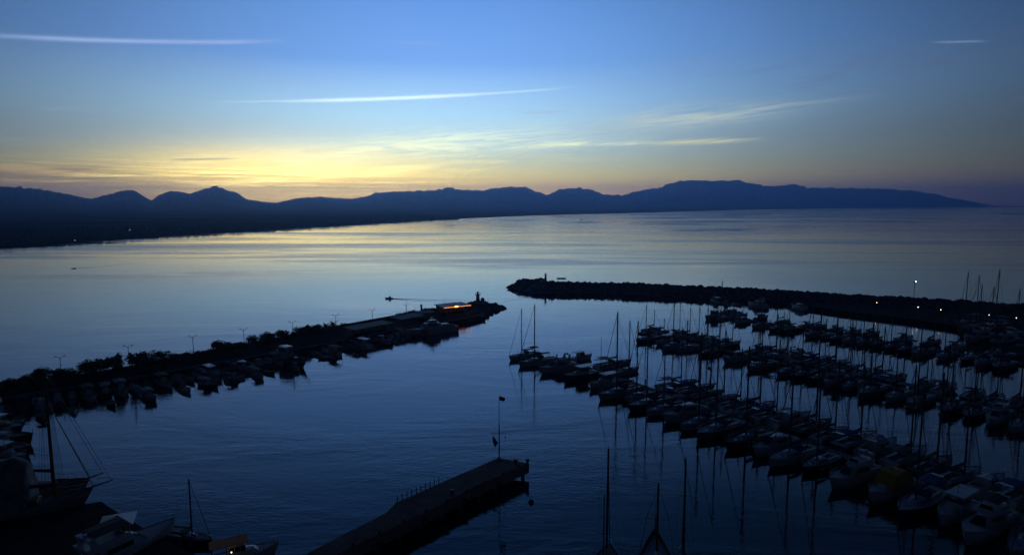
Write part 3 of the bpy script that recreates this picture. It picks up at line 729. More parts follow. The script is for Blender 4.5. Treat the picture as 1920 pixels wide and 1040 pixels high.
def tree(p, h, w, seed, label, group, cat='tree', low=False):
    o = empty('broadleaf_tree', (p.x, p.y, p.z), seed*1.7, label, cat, group)
    t = link('trunk', TR[seed % 3], o); t.scale = (h*.9, h*.9, h)
    c = link('crown', CR[(seed*5+2) % len(CR)], o); zc = h*(.60 if not low else .52); c.scale = (w/2*1.12, w/2*1.12, (h-zc)*1.12 if not low else h*.54); c.location = (0, 0, zc)
    c.rotation_euler = (0, 0, seed*.9); return o
TREES = [(-60,716,26),(-30,712,26),(5,712,20),(18,706,16),(35,708,20),(52,702,26),(80,685,30),(108,689,20),(133,686,26),(165,673,28),(193,671,32),(222,661,22),(262,658,34),(300,654,26),(325,660,22),(350,658,26),(375,658,22),(408,638,28),(436,641,20),(452,640,16),(477,625,22),(502,621,22),(532,618,24),(574,609,26),(591,607,22),(648,604,14),(765,588,26),(775,580,16),(801,577,18),(812,579,12)]
rg = random.Random(4)
lm = ['leftmost on the promenade, at the frame edge'] 
seaL = [(p.x, p.y) for p in seaP]
def sea_edge_at_px(px, off):     # point on the promenade, off metres in from the parapet, seen in column px
    best = None
    for k in range(0, 400):
        p, t = line_at(seaP, plen(seaP)*k/400); n = Vector((t.y, -t.x, 0)); q_ = p+n*off; e = abs(proj((q_.x, q_.y, QZ))[0]-px)
        if best is None or e < best[0]: best = (e, q_)
    return best[1]
def height_for(p, ytop):
    lo, hi = 0, 40
    for _ in range(30):
        md = (lo+hi)/2
        if proj((p.x, p.y, p.z+md))[1] > ytop: lo = md
        else: hi = md
    return lo
nT = len(TREES)
for i, (px, yt, wp) in enumerate(TREES):
    p = sea_edge_at_px(px, 2.0+1.1*(i % 3)); p.z = QZ; h = max(2.2, height_for(p, yt)); w = wp*p.y/FPX*1.62
    tree(p, h, w, i+1, 'dark round-crowned tree on the promenade, %s of the row counted from the picture\'s left edge' % ORD[i+1], 'trees along the promenade', low=True)
# low hedge bushes between the trees
for i in range(46):
    px = -40+i*14.5+rg.uniform(-5, 5)
    if px > 640: break
    p = sea_edge_at_px(px, 1.6+rg.uniform(0, 3)); p.z = QZ; h = rg.uniform(1.5, 2.7); o = empty('hedge_bush', p, i, 'low dark bush under the promenade trees, %s counted from the left' % ORD[i+1], 'bush', 'bushes between the promenade trees')
    c = link('foliage', CR[i % 4], o); c.location = (0, 0, h*.45); c.scale = (h*.75, h*.75, h*.62)
# palms
def palm(p, h, seed, label):
    rg = random.Random(seed); o = empty('palm_tree', p, 0, label, 'palm', 'palms on the promenade')
    m = MB(); m.tube((0, 0, 0), (.08, 0, h*.5), .17, .13, 7); m.tube((.08, 0, h*.5), (.12, .05, h), .13, .12, 7); m.obj('trunk', M_BARK, o)
    for k in range(16):
        a = k*2.4; el = .9-.11*k; m = MB(); pts = []; p_ = Vector((.12, .05, h)); d = Vector((math.cos(a)*math.cos(el), math.sin(a)*math.cos(el), math.sin(el)))
        for s in range(6): pts.append(p_.copy()); p_ = p_+d*.38; d.z -= .26; d.normalize()
        for a_, b_ in zip(pts, pts[1:]):
            t = (b_-a_).normalized(); n = t.cross(Vector((0, 0, 1))).normalized()
            for s in (1, -1): m.add([a_, b_, b_+n*s*.34+t*.15-Vector((0,0,.10)), a_+n*s*.30+t*.15-Vector((0,0,.08))], [(0,1,2,3)])
        m.obj('frond', M_LEAF, o)
for i, (px, yt) in enumerate(((247, 664), (611, 608), (623, 604))):
    p = sea_edge_at_px(px, 3.0); p.z = QZ; palm(p, max(2.5, height_for(p, yt)-.4), i, ['short dark palm just right of the leftmost gap in the treeline', 'small palm left of the pair by the seventh double lamp', 'taller of two small palms beside the double street lamp'][i])
p = sea_edge_at_px(790, 2.5); p.z = QZ; h = height_for(p, 571); o = empty('cypress_tree', p, 0, 'narrow upright cypress beside the flagpoles near the breakwater tip', 'tree')
m = MB(); rg2 = random.Random(3)
for k in range(500):
    z = rg2.uniform(.1, 1); r = .5*math.sin(min(1, z*3)*1.57)*(1-z*.75)*rg2.uniform(.6, 1); a = rg2.uniform(0, 6.28); c = Vector((r*math.cos(a), r*math.sin(a), z*h)); s = .14
    m.add([c+Vector((-s,0,-s)), c+Vector((s,.05,-s)), c+Vector((s*.6,0,s*1.4)), c+Vector((-s*.6,-.05,s*1.4))], [(0,1,2,3)])
m.obj('foliage', M_LEAF, o); m = MB(); m.tube((0,0,0),(0,0,h*.8),.09,.03,6); m.obj('trunk', M_BARK, o)

# ------------------------------------------------------------------ street lamps
def double_lamp(p, h, rz, label, group='double-armed lamps along the promenade'):
    o = empty('street_lamp', p, rz, label, 'street lamp', group)
    m = MB(); m.tube((0,0,0),(0,0,h),.10,.055,8); m.tube((0,0,0),(0,0,.35),.17,.15,8); m.obj('pole', M_DARKM, o)
    for s in (1, -1):
        m = MB(); m.path([(0,0,h-.25),(s*.35,0,h+.15),(s*.8,0,h+.38)], .045, 5); m.obj('arm', M_DARKM, o)
        m = MB(); m.box(min(s*.65, s*1.1), max(s*.65, s*1.1), -.15, .15, h+.30, h+.46, .08, .03); m.obj('lamp_head', M_DARKM, o)
    return o
LP = [(116,668),(243,648),(364,630),(459,616),(549,603),(629,590),(698,580),(762,571)]
for i, (px, yt) in enumerate(LP):
    p = sea_edge_at_px(px, 1.4); p.z = QZ; double_lamp(p, height_for(p, yt)-.3, .5, 'unlit double-armed street lamp, %s from the left along the promenade' % ORD[i+1])
def plain_mast(name, p, h, label, cat='mast', r=.06, yard=False, group=None):
    o = empty(name, p, 0, label, cat, group); m = MB(); m.tube((0,0,0),(0,0,h),r,r*.5,6); m.obj('pole', M_DARKM, o)
    m = MB(); m.tube((0,0,0),(0,0,.25),r*2.4,r*2.2,8); m.obj('base', M_CONC, o)
    if yard: m = MB(); m.tube((-.5,0,h*.8),(.5,0,h*.8),.025,n=4); m.obj('crossbar', M_DARKM, o)
    return o
p = sea_edge_at_px(763, 3); p.z = QZ; plain_mast('radio_mast', p, height_for(p, 555), 'tall thin radio mast behind the rightmost double lamp', 'mast')
for i, (px, yt) in enumerate(((834, 557), (832.5, 566))):
    p = sea_edge_at_px(px, 1.2+i*2); p.z = QZ; plain_mast('light_pole', p, height_for(p, yt), ['thin pole standing behind the blue-roofed restaurant', 'shorter dark pole beside the thin one behind the restaurant'][i], 'pole', .07)
p = at(915.5, 573.5, QZ); plain_mast('light_pole', p, height_for(p, 551), 'slim lone pole on the rocks right of the small lighthouse', 'pole', .05)
FPL = []
for i, px in enumerate((779, 783, 787, 789.5)):
    p = sea_edge_at_px(px, 3+i*.7); p.z = QZ; h = height_for(p, (573, 571, 570, 572)[i]); FPL.append((p, h))
    o = plain_mast('flagpole', p, h, 'flagpole, %s from the left of the four beside the cypress' % ORD[i+1], 'flagpole', .045, group='flagpoles by the cypress')
    if i == 2: m = MB(); m.add([(.03, .01, h-.1), (.9, .2, h-.45), (.8, -.1, h-1.0), (.03, .01, h-.7), (.03,-.02,h-.1), (.9,.17,h-.45), (.8,-.13,h-1.0), (.03,-.02,h-.7)], [(0,1,2,3),(7,6,5,4),(0,4,5,1),(1,5,6,2),(2,6,7,3)]); m.obj('flag', M_FLAGB, o)

# ------------------------------------------------------------------ lighthouses
def lighthouse(p, h, r, label, matw):
    o = empty('lighthouse', p, 0, label, 'lighthouse')
    m = MB(); m.tube((0,0,0),(0,0,.7),r*1.5,r*1.45,10); m.obj('plinth', M_CONC, o)
    m = MB(); m.tube((0,0,.65),(0,0,h*.66),r*1.02,r*.72,12); t = m.obj('tower', matw, o)
    m = MB(); m.box(-.4,.4,-r*1.05,-r*.9,.8,2.3); m.obj('door', M_DARKM, t)
    for z in (.33, .5): m = MB(); m.box(-.2,.2,-r*1.0,-r*.8,h*z,h*z+.5); m.obj('window', M_GLASS, t)
    m = MB(); m.tube((0,0,h*.66),(0,0,h*.69),r*1.25,r*1.3,12); g_ = m.obj('gallery', M_CONC, o)
    m = MB(); R2 = r*1.25
    for k in range(10):
        a, b_ = 2*math.pi*k/10, 2*math.pi*(k+1)/10; A = (R2*math.cos(a), R2*math.sin(a)); B_ = (R2*math.cos(b_), R2*math.sin(b_))
        m.tube((*A,h*.69),(*A,h*.69+.9),.03,n=4); m.tube((*A,h*.69+.9),(*B_,h*.69+.9),.03,n=4)
    m.obj('railing', M_DARKM, g_)
    m = MB(); m.tube((0,0,h*.69),(0,0,h*.84),r*.5,r*.5,10); m.obj('lantern_room', M_GLASS, o)
    m = MB(); m.tube((0,0,h*.84),(0,0,h*.93),r*.62,r*.12,10); m.tube((0,0,h*.92),(0,0,h),.05,.03,5); m.obj('dome', M_DARKM, o)
    return o
p = at(896, 570, QZ); h = height_for(p, 544.5)
lighthouse(p, h, .9, 'small white lighthouse with railed gallery on the left breakwater tip', M_WHITE)
p2 = Vector((p.x+1.9, p.y+.6, QZ)); o = empty('water_tank', p2, 0, 'round dark tank on a stand beside the left lighthouse', 'tank')
for sx in (-.4,.4):
    for sy in (-.4,.4): m = MB(); m.tube((sx,sy,0),(sx,sy,1.3),.05,n=5); m.obj('leg', M_DARKM, o)
m = MB(); m.tube((0,0,1.3),(0,0,2.3),.8,.8,12); m.tube((0,0,2.3),(0,0,2.6),.8,.2,12); m.obj('drum', M_GREYH, o)
p = at(1023, 528.5, 3.4); lighthouse(p, height_for(p, 510.5), .62, 'slender lighthouse on the rounded end of the rubble breakwater', M_WHITE)
# notice board on legs
p = at(1052.5, 528.5, 3.4); o = empty('notice_board', p, 0, 'wide dark notice board on four legs beside the far lighthouse', 'sign'); w = 17*p.y/FPX; hb = height_for(p, 520.5)
for k in range(4): m = MB(); x = -w/2+.15+k*(w-.3)/3; m.tube((x,0,0),(x,0,hb*.7),.06,n=5); m.obj('leg', M_DARKM, o)
m = MB(); m.box(-w/2,w/2,-.08,.08,hb*.60,hb); m.obj('board', M_DARKM, o)

# ------------------------------------------------------------------ right breakwater: rubble mound with a quay inside
crest = [at(x, y, 4.0) for x, y in ((985, 535), (1020, 529), (1100, 530), (1200, 532.5), (1400, 541), (1600, 553.5), (1800, 564), (1920, 572.5), (2120, 588))]
toe = [at(x, y, 0) for x, y in ((967, 542.5), (1000, 546.5), (1100, 550.5), (1250, 560), (1350, 568), (1500, 577), (1600, 590), (1700, 602), (1795, 617))]
def cross(P, Q):
    pass
rings = []
LC = plen(crest); LT = plen(toe[1:])
m = MB()
for i in range(33):
    p, t = line_at(crest, LC*i/32); n = Vector((t.y, -t.x, 0))      # n points towards the camera side
    e = min(1, (i+.3)/1.6); rg3 = 1
    rings.append([(p.x-n.x*9*e, p.y-n.y*9*e, -1), (p.x-n.x*2.5*e, p.y-n.y*2.5*e, 3.5*e+.1), (p.x, p.y, 4.0*e), (p.x+n.x*2.2*e, p.y+n.y*2.2*e, 3.4*e+.1), (p.x+n.x*12*e, p.y+n.y*12*e, -1)])
m.loft(rings, closed=False, caps=False); m.f = [f[::-1] for f in m.f]; tag(m.obj('breakwater_mound', M_ROCK), kind='structure')
m = MB(); rg = random.Random(21); cr2 = [at(975, 538, 0)]+[Vector((p.x, p.y, 0)) for p in crest[1:]]
rocks(m, cr2, 10.5, 4.1, 4600, rg, .55, 1.35)
rocks(m, [at(969, 541, 0), at(1020, 533, 0)], 6.5, 3.2, 380, rg, .5, 1.2)
tag(m.obj('armour_rocks', M_ROCK), kind='stuff')
# inner quay road from the middle of the mound to the right
qi = [at(x, y, 1.5) for x, y in ((1490, 570), (1600, 585), (1700, 597), (1795, 611), (1850, 640), (1990, 690), (2150, 760))]
qo = [at(x, y, 1.5) for x, y in ((2200, 640), (1990, 590), (1900, 577), (1800, 569), (1600, 560), (1490, 556))]
m = MB(); m.prism([(p.x, p.y) for p in qi+qo], -1.5, 1.5); tag(m.obj('inner_quay', M_ASPH), kind='structure')
# lit and unlit lamps of the right breakwater
p = at(1713, 562, 3.0); h = height_for(p, 527.5); o = empty('street_lamp', p, 0, 'tall lamp with one white light burning on top of the right breakwater', 'street lamp')
m = MB(); m.tube((0,0,0),(0,0,h),.12,.09,8); m.obj('pole', M_DARKM, o)
m = MB(); m.box(-.6,.6,-.15,.15,h-.9,h-.75); m.box(-.5,.5,-.5,.5,h-.35,h-.28); m.obj('bracket', M_DARKM, o)
m = MB(); m.ball((.25,-.2,h),.20,.20,.20,8,6); m.obj('lamp_glass', M_LAMPW, o)
m = MB(); m.box(-.45,-.1,-.2,.1,h-.28,h+.05); m.obj('lamp_head', M_DARKM, o)
def small_lamp(px, py, z, hh, mt_, label, grp='small lights along the inner quay', cat='lamp', gr=1.0):
    d = at(px, py, z+hh); o = empty('lamp_post', (d.x, d.y, z), 0, label, cat, grp)
    m = MB(); m.tube((0,0,0),(0,0,hh-.1),.06,.045,6); m.obj('post', M_DARKM, o)
    m = MB(); m.ball((0,0,hh),.12*gr,.12*gr,.14*gr,8,6); m.obj('lamp_glass', mt_, o)
    m = MB(); m.tube((0,0,hh+.13),(0,0,hh+.2),.16,.05,8); m.obj('cap', M_DARKM, o); return o
for i, (px, py, mt_) in enumerate(((1644,567,M_LAMPY),(1721.5,575.5,M_LAMPW),(1764,580.5,M_LAMPY),(1855,590,M_LAMPW),(1905.5,595.8,M_LAMPW))):
    small_lamp(px, py, 1.5, 2.6, mt_, '%s small lit lamp, %s from the left along the right breakwater' % ('warm' if mt_ is M_LAMPY else 'cold white', ORD[i+1]))
p = at(1342, 541, 3.4); plain_mast('radio_mast', p, height_for(p, 524.5), 'thin bare pole on the crest of the rubble breakwater', 'pole', .05)

# ------------------------------------------------------------------ buildings at the tip of the left breakwater
def pavilion(name, c, rz, w, d, h, roofm, label, posts=6, walls=True, over=.6, slope=.25, lit=False):
    o = empty(name, c, rz, label, 'building')
    m = MB(); m.add([(-w/2-over,-d/2-over,h),(w/2+over,-d/2-over,h),(w/2+over,d/2+over,h+slope),(-w/2-over,d/2+over,h+slope),(-w/2-over,-d/2-over,h+.14),(w/2+over,-d/2-over,h+.14),(w/2+over,d/2+over,h+slope+.14),(-w/2-over,d/2+over,h+slope+.14)],
        [(3,2,1,0),(4,5,6,7),(0,1,5,4),(1,2,6,5),(2,3,7,6),(3,0,4,7)]); m.obj('roof', roofm, o)
    for k in range(posts):
        m = MB(); x = -w/2+k*w/(posts-1); m.box(x-.08,x+.08,-d/2-.08,-d/2+.08,0,h); m.obj('post', M_DARKM, o)
    if walls:
        m = MB(); m.box(-w/2,w/2,d/2-.2,d/2,0,h-.02); m.box(-w/2,-w/2+.2,-d*.1,d/2-.21,0,h-.02); m.box(w/2-.2,w/2,-d*.1,d/2-.21,0,h-.02); wl = m.obj('wall', M_CREAM, o)
        for k in range(4): m = MB(); x = -w/2+(k+.3)*w/4; m.box(x,x+w/9,d/2-.23,d/2-.205,1.0,2.1); m.obj('window', M_GLASS, wl)
    if lit:
        m = MB(); m.box(-w/2-.4,-w*.12,-d/2-over-.06,-d/2-over-.005,h-.02,h+.10); m.obj('light_strip', M_LIT, o)
        m = MB(); m.box(w*.02,w/2+.4,-d/2-over-.06,-d/2-over-.005,h-.02,h+.10); m.obj('light_strip', M_LIT, o)
        m = MB(); m.box(-w*.11,w*.015,-d/2-over-.12,-d/2-over-.01,h-.12,h+.35); m.obj('lit_sign', M_LITY, o)
    return o
qt, tt = line_at(inner, plen(inner)); 
a = at(831, 591, QZ); b_ = at(878, 586, QZ); c = (a+b_)/2; rz = math.atan2(b_.y-a.y, b_.x-a.x)
n = Vector((-math.sin(rz), math.cos(rz), 0))
c1 = c+n*2.5; pavilion('restaurant', (c1.x, c1.y, QZ), rz, (b_-a).length, 6.5, 2.9, M_ROOF, 'blue-roofed harbour restaurant with amber light strips under its eaves', 7, lit=True)
a = at(745, 612, QZ); b_ = at(790, 603, QZ); c = (a+b_)/2+n*1; pavilion('canopy_shelter', (c.x, c.y, QZ), math.atan2(b_.y-a.y, b_.x-a.x), (b_-a).length*.9, 4.5, 2.4, M_WCANV, 'pale flat canopy on posts behind the patrol boat bow', 5, False)
a = at(655, 634, QZ); b_ = at(735, 618, QZ); c = (a+b_)/2+n*2; pavilion('harbour_shed', (c.x, c.y, QZ), math.atan2(b_.y-a.y, b_.x-a.x), (b_-a).length*.85, 4.5, 2.3, M_TILE, 'long low grey-roofed shed on the promenade left of the patrol boat', 6)
a = at(800, 598, QZ); c = a+n*1.5; pavilion('kiosk', (c.x, c.y, QZ), rz, 5.0, 3.0, 2.2, M_TILE, 'small grey kiosk between the canopy and the restaurant', 3)
# dark landing stage on piles below the restaurant
o = empty('landing_stage', at(879, 601, 0), rz+.05, 'dark timber landing stage on piles off the breakwater tip', 'jetty')
m = MB(); m.box(-6.5, 6.5, -1.8, 1.8, 1.15, 1.4); m.obj('deck', M_DARKM, o)
for k in range(5):
    for s in (-1.5, 1.5): m = MB(); m.tube((-6+k*3, s, -1.5), (-6+k*3, s, 1.6), .17, n=7); m.obj('pile', M_DARKM, o)

# ------------------------------------------------------------------ the coast guard boat
def patrol_boat():
    L = 20.0; B = 4.9; F = 1.9; o = empty('patrol_boat'); h, d, r = hull(L, B, F, .35, .9, 2.4, .16)
    hp = part('hull', h, M_WHITE, o, True); part('rub_rail', r, M_GREYH, hp); part('deck', d, M_GREYH, o)
    m = MB()
    for s in (1, -1):
        for u0, u1 in ((.60, .68),):
            f = lambda u, z: (-L/2+L*u*(1-.088)+L*.088*u*u*(.55+.45*z), s*(beam(u, B, .9, 2.4)*(.80+.20*z**.6)+.03), sheer(u, F, .35)*z)
            g0 = [f(u0+.10*z, z) for z in (.04, .35, .7, .98)]; g1 = [f(u1+.10*z, z) for z in (.04, .35, .7, .98)]
            m.loft([g0, g1], closed=False, caps=False)
    part('hull_stripe', m, M_REDP, hp)
    zd = sheer(.4, F, .35)-.05
    c = part('superstructure', house(-L*.16, L*.19, B*.36, B*.30, B*.32, B*.24, zd, zd+1.9, .9, .15, .05), M_WHITE, o)
    side_windows(c, -L*.12, L*.07, 5, B*.33, zd+1.05, zd+1.6, M_GLASS, .02, .15, taper=-.08*B/L)
    m = MB(); m.add([(L*.19-.9*.9, B*.27, zd+1.0), (L*.19-.9*.9, -B*.27, zd+1.0), (L*.19-.9*1.65, -B*.25, zd+1.7), (L*.19-.9*1.65, B*.25, zd+1.7)], [(0,1,2,3)]); m.v = [(x+.04, y, z) for x, y, z in m.v]; part('windscreen', m, M_GLASS, c)
    b2 = part('upper_bridge', house(-L*.10, L*.06, B*.26, B*.22, B*.22, B*.18, zd+1.9, zd+2.8, .7, .2, .03), M_WHITE, o)
    m = MB(); m.tube((-L*.05, 0, zd+2.8), (-L*.06, 0, zd+5.2), .10, .05, 6); m.tube((-L*.05, -.9, zd+3.9), (-L*.05, .9, zd+3.9), .04, n=4); m.tube((-L*.02, 0, zd+3.2), (-L*.02, 0, zd+3.45), .5, .45, 10); part('radar_mast', m, M_WHITE, o)
    a = part('aft_deckhouse', house(-L*.34, -L*.20, B*.22, B*.22, B*.20, B*.20, zd, zd+1.1, .1, .1, .03), M_WHITE, o)
    m = MB(); m.loft([[(-L*.46+x, -1.0*w, zd+.2), (-L*.46+x, -1.0*w, zd+.55), (-L*.46+x, 1.0*w, zd+.55), (-L*.46+x, 1.0*w, zd+.2)] for x, w in ((0, .9), (1.6, .9), (2.2, .4))]); part('tender', m, M_GREYC, o)
    part('guard_rails', stanchions(L, B, F, .35, .9, 2.4, .16, 14, .9), M_STEEL, o)
    m = MB(); m.tube((-L*.49, 0, zd), (-L*.51, 0, zd+2.2), .03, n=4); part('ensign_staff', m, M_STEEL, o)
    return o
pb = patrol_boat(); A = at(757, 628, .6); Bq = at(855, 616, .6); c = (A+Bq)/2
place(pb, c.x, c.y, 0, math.atan2(A.y-Bq.y, A.x-Bq.x), 'white patrol boat with slanting red hull stripe moored below the breakwater tip', 'patrol boat')
pb.scale = ((A-Bq).length/20.0,)*3

# ------------------------------------------------------------------ boat prototypes
PROTO = {}
def proto(key, f, *a, **k): PROTO[key] = [f(*a, **k), False, key]
proto('s1', sloop, 11.0, 15.0, M_BLUE, M_WHITE, dodger=M_BLUE, seed=1)
proto('s2', sloop, 12.5, 16.5, M_GREYC, M_WHITE, dodger=M_GREYC, bimini=M_GREYC, radar=True, seed=2)
proto('s3', sloop, 10.0, 13.0, M_BEIGE, M_NAVY, dodger=M_BEIGE, seed=3)
proto('s4', sloop, 13.0, 17.0, M_BLUE, M_WHITE, dodger=M_BLUE, bimini=M_BLUE, arch=True, seed=4)
proto('s5', sloop, 9.0, 11.5, M_REDC, M_WHITE, dodger=None, seed=5)
proto('k1', sloop, 13.5, 15.5, M_BEIGE, M_WHITE, ketch=True, dodger=M_BEIGE, bimini=M_WCANV, seed=6)
proto('m1', motor_yacht, 12.5, True, M_WHITE, None, 1)
proto('m2', motor_yacht, 11.0, False, M_WHITE, None, 2)
proto('m3', motor_yacht, 14.0, True, M_WHITE, M_BLACKC, 3)
proto('c1', cabin_boat, 8.5, M_WHITE, True, M_WHITE, 4, 1)
proto('c2', cabin_boat, 10.0, M_NAVY, True, M_WHITE, 6, 2)
proto('f1', fishing_boat, 6.6, M_WHITE, M_BLUE, True, None, 1)
proto('f2', fishing_boat, 5.8, M_WHITE, M_WOOD, False, None, 2)
proto('f3', fishing_boat, 7.4, M_NAVY, M_WHITE, True, M_WCANV, 3)
proto('f4', fishing_boat, 6.2, M_GREYH, M_REDP, False, M_BLUE, 4)
proto('f5', fishing_boat, 8.0, M_WHITE, M_WOOD, True, M_BEIGE, 5)
def tarp_boat():
    yb = cabin_boat(10, M_WHITE, False, M_WHITE, 3, 12); m = MB(); m.loft([[(x, -1.3, 1.3), (x, -1.1, z), (x, 1.1, z-.1), (x, 1.3, 1.3)] for x, z in ((-3.6, 1.9), (-2.5, 3.0), (-1.2, 3.4), (.6, 3.2), (1.5, 2.2))], closed=False, caps=True); part('tarpaulin', m, M_YELL, yb); return yb
proto('y1', tarp_boat)
HN = {id(M_WHITE): 'white', id(M_NAVY): 'navy', id(M_GREYH): 'grey', id(M_CREAM): 'cream', id(M_WOOD): 'varnished'}
CNM = {id(M_BLUE): 'blue', id(M_GREYC): 'grey', id(M_BEIGE): 'beige', id(M_REDC): 'red', id(M_BLACKC): 'black', id(M_WCANV): 'white'}
DESC = {'s1': ('sloop', M_WHITE, M_BLUE), 's2': ('sloop', M_WHITE, M_GREYC), 's3': ('sloop', M_NAVY, M_BEIGE), 's4': ('big sloop', M_WHITE, M_BLUE), 's5': ('small sloop', M_WHITE, M_REDC), 'k1': ('ketch', M_WHITE, M_BEIGE),
        'm1': ('flybridge yacht', M_WHITE, None), 'm2': ('low motor cruiser', M_WHITE, None), 'm3': ('black-topped motor yacht', M_WHITE, None), 'c1': ('hardtop cabin boat', M_WHITE, None), 'c2': ('long cabin boat', M_NAVY, None),
        'y1': ('cabin boat under yellow tarpaulin', M_WHITE, None), 'f1': ('wheelhouse fishing boat', M_WHITE, None), 'f2': ('open wooden boat', M_WHITE, None), 'f3': ('awning-covered fishing boat', M_NAVY, None), 'f4': ('open boat under blue awning', M_GREYH, None), 'f5': ('fishing boat with beige awning', M_WHITE, None)}
def spawn(key):
    r = PROTO[key]
    if not r[1]: r[1] = True; return r[0]
    return copy_tree(r[0])
def boat(key, x, y, ang, where, cat=None, group=None, L=None, mh=None, hullm=None, cover=None, z=0.0):
    o = spawn(key); s = 1.0 if not L else L/o['L']; o.scale = (s, s, s); mh0 = o.get('mh')
    if mh and mh0:
        zs = mh/(mh0*s)
        for ch in CH.get(o.name, []):
            if ch.name.split('.')[0] in ('mast', 'rigging', 'mizzen_mast'): ch.scale = (1, 1, zs)
    d = DESC[key]; hm_ = hullm or d[1]
    if hullm: recolor(o, 'hull', hullm)
    cv = cover or d[2]
    if cover: recolor(o, 'sail_cover', cover)
    lab = HN.get(id(hm_), 'white')+' '+d[0]+((' with %s sail cover' % CNM[id(cv)]) if cv else '')+', '+where
    rg_ = random.Random(int(x*13+y*7)); 
    place(o, x, y, z, ang, lab, cat or ('sailing boat' if key[0] in 'sk' else 'motor boat' if key[0] in 'mcy' else 'fishing boat'), group)
    o.rotation_euler = (R(rg_.uniform(-.7, .7)), 0, ang+R(rg_.uniform(-4.5, 4.5)*(2.2 if 'promenade' in where or 'rafted' in where else 1))); return o

# ------------------------------------------------------------------ the three pontoons
def pontoon(name, A, Bp, w, label):
    d = (Bp-A); Ln = d.length; rz = math.atan2(d.y, d.x); o = empty(name, (A.x, A.y, 0), rz, label, 'pontoon', 'boat pontoons of the marina')
    n = int(Ln/6)
    for k in range(n):
        m = MB(); x0 = k*Ln/n; m.box(x0+.05, x0+Ln/n-.05, -w/2, w/2, .12, .55); s = m.obj('deck_section', M_CONCD if k % 2 else M_CONC, o)
    m = MB(); m.box(.2, Ln-.2, -w/2+.1, w/2-.1, -.6, .11); m.obj('float', M_RUB, o)
    for k in range(n+1):
        x = min(Ln-.3, .3+k*Ln/n); s = 1 if k % 2 else -1; m = MB(); m.tube((x, s*(w/2+.17), -2), (x, s*(w/2+.17), 1.9), .16, n=8); m.tube((x, s*(w/2+.17), 1.9), (x, s*(w/2+.17), 2.05), .16, .03, 8); m.obj('mooring_pile', M_DARKM, o)
    for k in range(int(Ln/9)):
        x = 3+k*9; m = MB(); m.box(x-.15, x+.15, -.15, .15, .55, 1.45, .03, .03); m.obj('power_pedestal', M_WHITE, o)
    return o
def mslot(A, d, side, L, pxx, ytop, mxf=.08):
    """distance along the pontoon and mast height for a mast top seen at (pxx, ytop)"""
    n = Vector((d.y, -d.x, 0))*side if side > 0 else Vector((-d.y, d.x, 0))
    return n
PIERS = {}
def solve_t(A, d, n, off, mh, pxx):
    lo, hi = -20, 150
    f = lambda t: proj((A.x+d.x*t+n.x*off, A.y+d.y*t+n.y*off, mh))[0]-pxx
    for _ in range(40):
        md = (lo+hi)/2
        if f(md) < 0: lo = md
        else: hi = md
    return lo
def berth_row(pier, A, Bp, side, slots, where, w=2.0, flip=None):
    """slots: (key, mast px x, mast top y, L) for boats measured in the photograph, (key, None, None, L) to fill"""
    d = (Bp-A).normalized(); n = Vector((d.y, -d.x, 0)); 
    if side == 'far': n = -n
    n = n if (n.x < 0) == (side == 'near') else -n
    rsz = random.Random(len(slots)*13+len(where))
    pos = []
    for key, mx, my, L in slots:
        L *= rsz.uniform(.86, 1.04)
        if mx is not None:
            out = (flip is None or key not in flip)
            off = w/2+.7+L*(.5+.08); mh = 12
            for _ in range(8):
                t = solve_t(A, d, n, off, mh, mx); P = A+d*t+n*off; P.z = 0; mh = height_for(P, my)
            pos.append([t, key, L, mh])
        else: pos.append([None, key, L, None])
    # spread the unmeasured boats and keep berths apart
    wid = lambda key, L: L*(.315 if key[0] in 'sk' else .31)+.55
    i = 1
    while i < len(pos):
        if pos[i][0] is None and pos[i-1][0] is not None:
            j = i
            while j < len(pos) and pos[j][0] is None: j += 1
            if j < len(pos):
                for k in range(i, j): pos[k][0] = pos[i-1][0]+(pos[j][0]-pos[i-1][0])*(k-i+1)/(j-i+1)
            i = j
        i += 1
    for i in range(len(pos)-1, -1, -1):
        if pos[i][0] is None and i+1 < len(pos) and pos[i+1][0] is not None and all(q_[0] is None for q_ in pos[:i]):
            pos[i][0] = pos[i+1][0]-(wid(pos[i][1], pos[i][2])+wid(pos[i+1][1], pos[i+1][2]))/2
    for i, q_ in enumerate(pos):
        if q_[0] is None: q_[0] = pos[i-1][0]+(wid(pos[i-1][1], pos[i-1][2])+wid(q_[1], q_[2]))/2 if i else 0.5
    for it in range(60):
        for i in range(len(pos)-1):
            a, b2 = pos[i], pos[i+1]; need = (wid(a[1], a[2])+wid(b2[1], b2[2]))/2; gap = b2[0]-a[0]
            if gap < need:
                k = (need-gap)/2; a[0] -= k; b2[0] += k
    ang = math.atan2(n.y, n.x)
    for i, (t, key, L, mh) in enumerate(pos):
        c = A+d*t+n*(w/2+.7+L/2)
        yield i, key, L, mh, c.x, c.y, ang, t
def run_row(pier, A, Bp, side, slots, where, **k):
    rgx = random.Random(hash(where) % 1000 if False else len(where)*7+len(slots))
    hm = [None, None, None, M_NAVY, None, M_CREAM, None, M_GREYH]; cv = [None, M_GREYC, None, M_BEIGE, M_BLUE, None]
    for i, key, L, mh, x, y, ang, t in berth_row(pier, A, Bp, side, slots, where):
        hh = hm[(i*3+len(slots)) % 8] if key[0] in 's' and key not in ('s3',) else None
        cc = cv[(i*5+1) % 6] if key[0] in 's' else None
        boat(key, x, y, ang, '%s from open end, %s' % (ORD[i+1], where), group='boats berthed at the marina pontoons', L=L, mh=mh, hullm=hh, cover=cc)

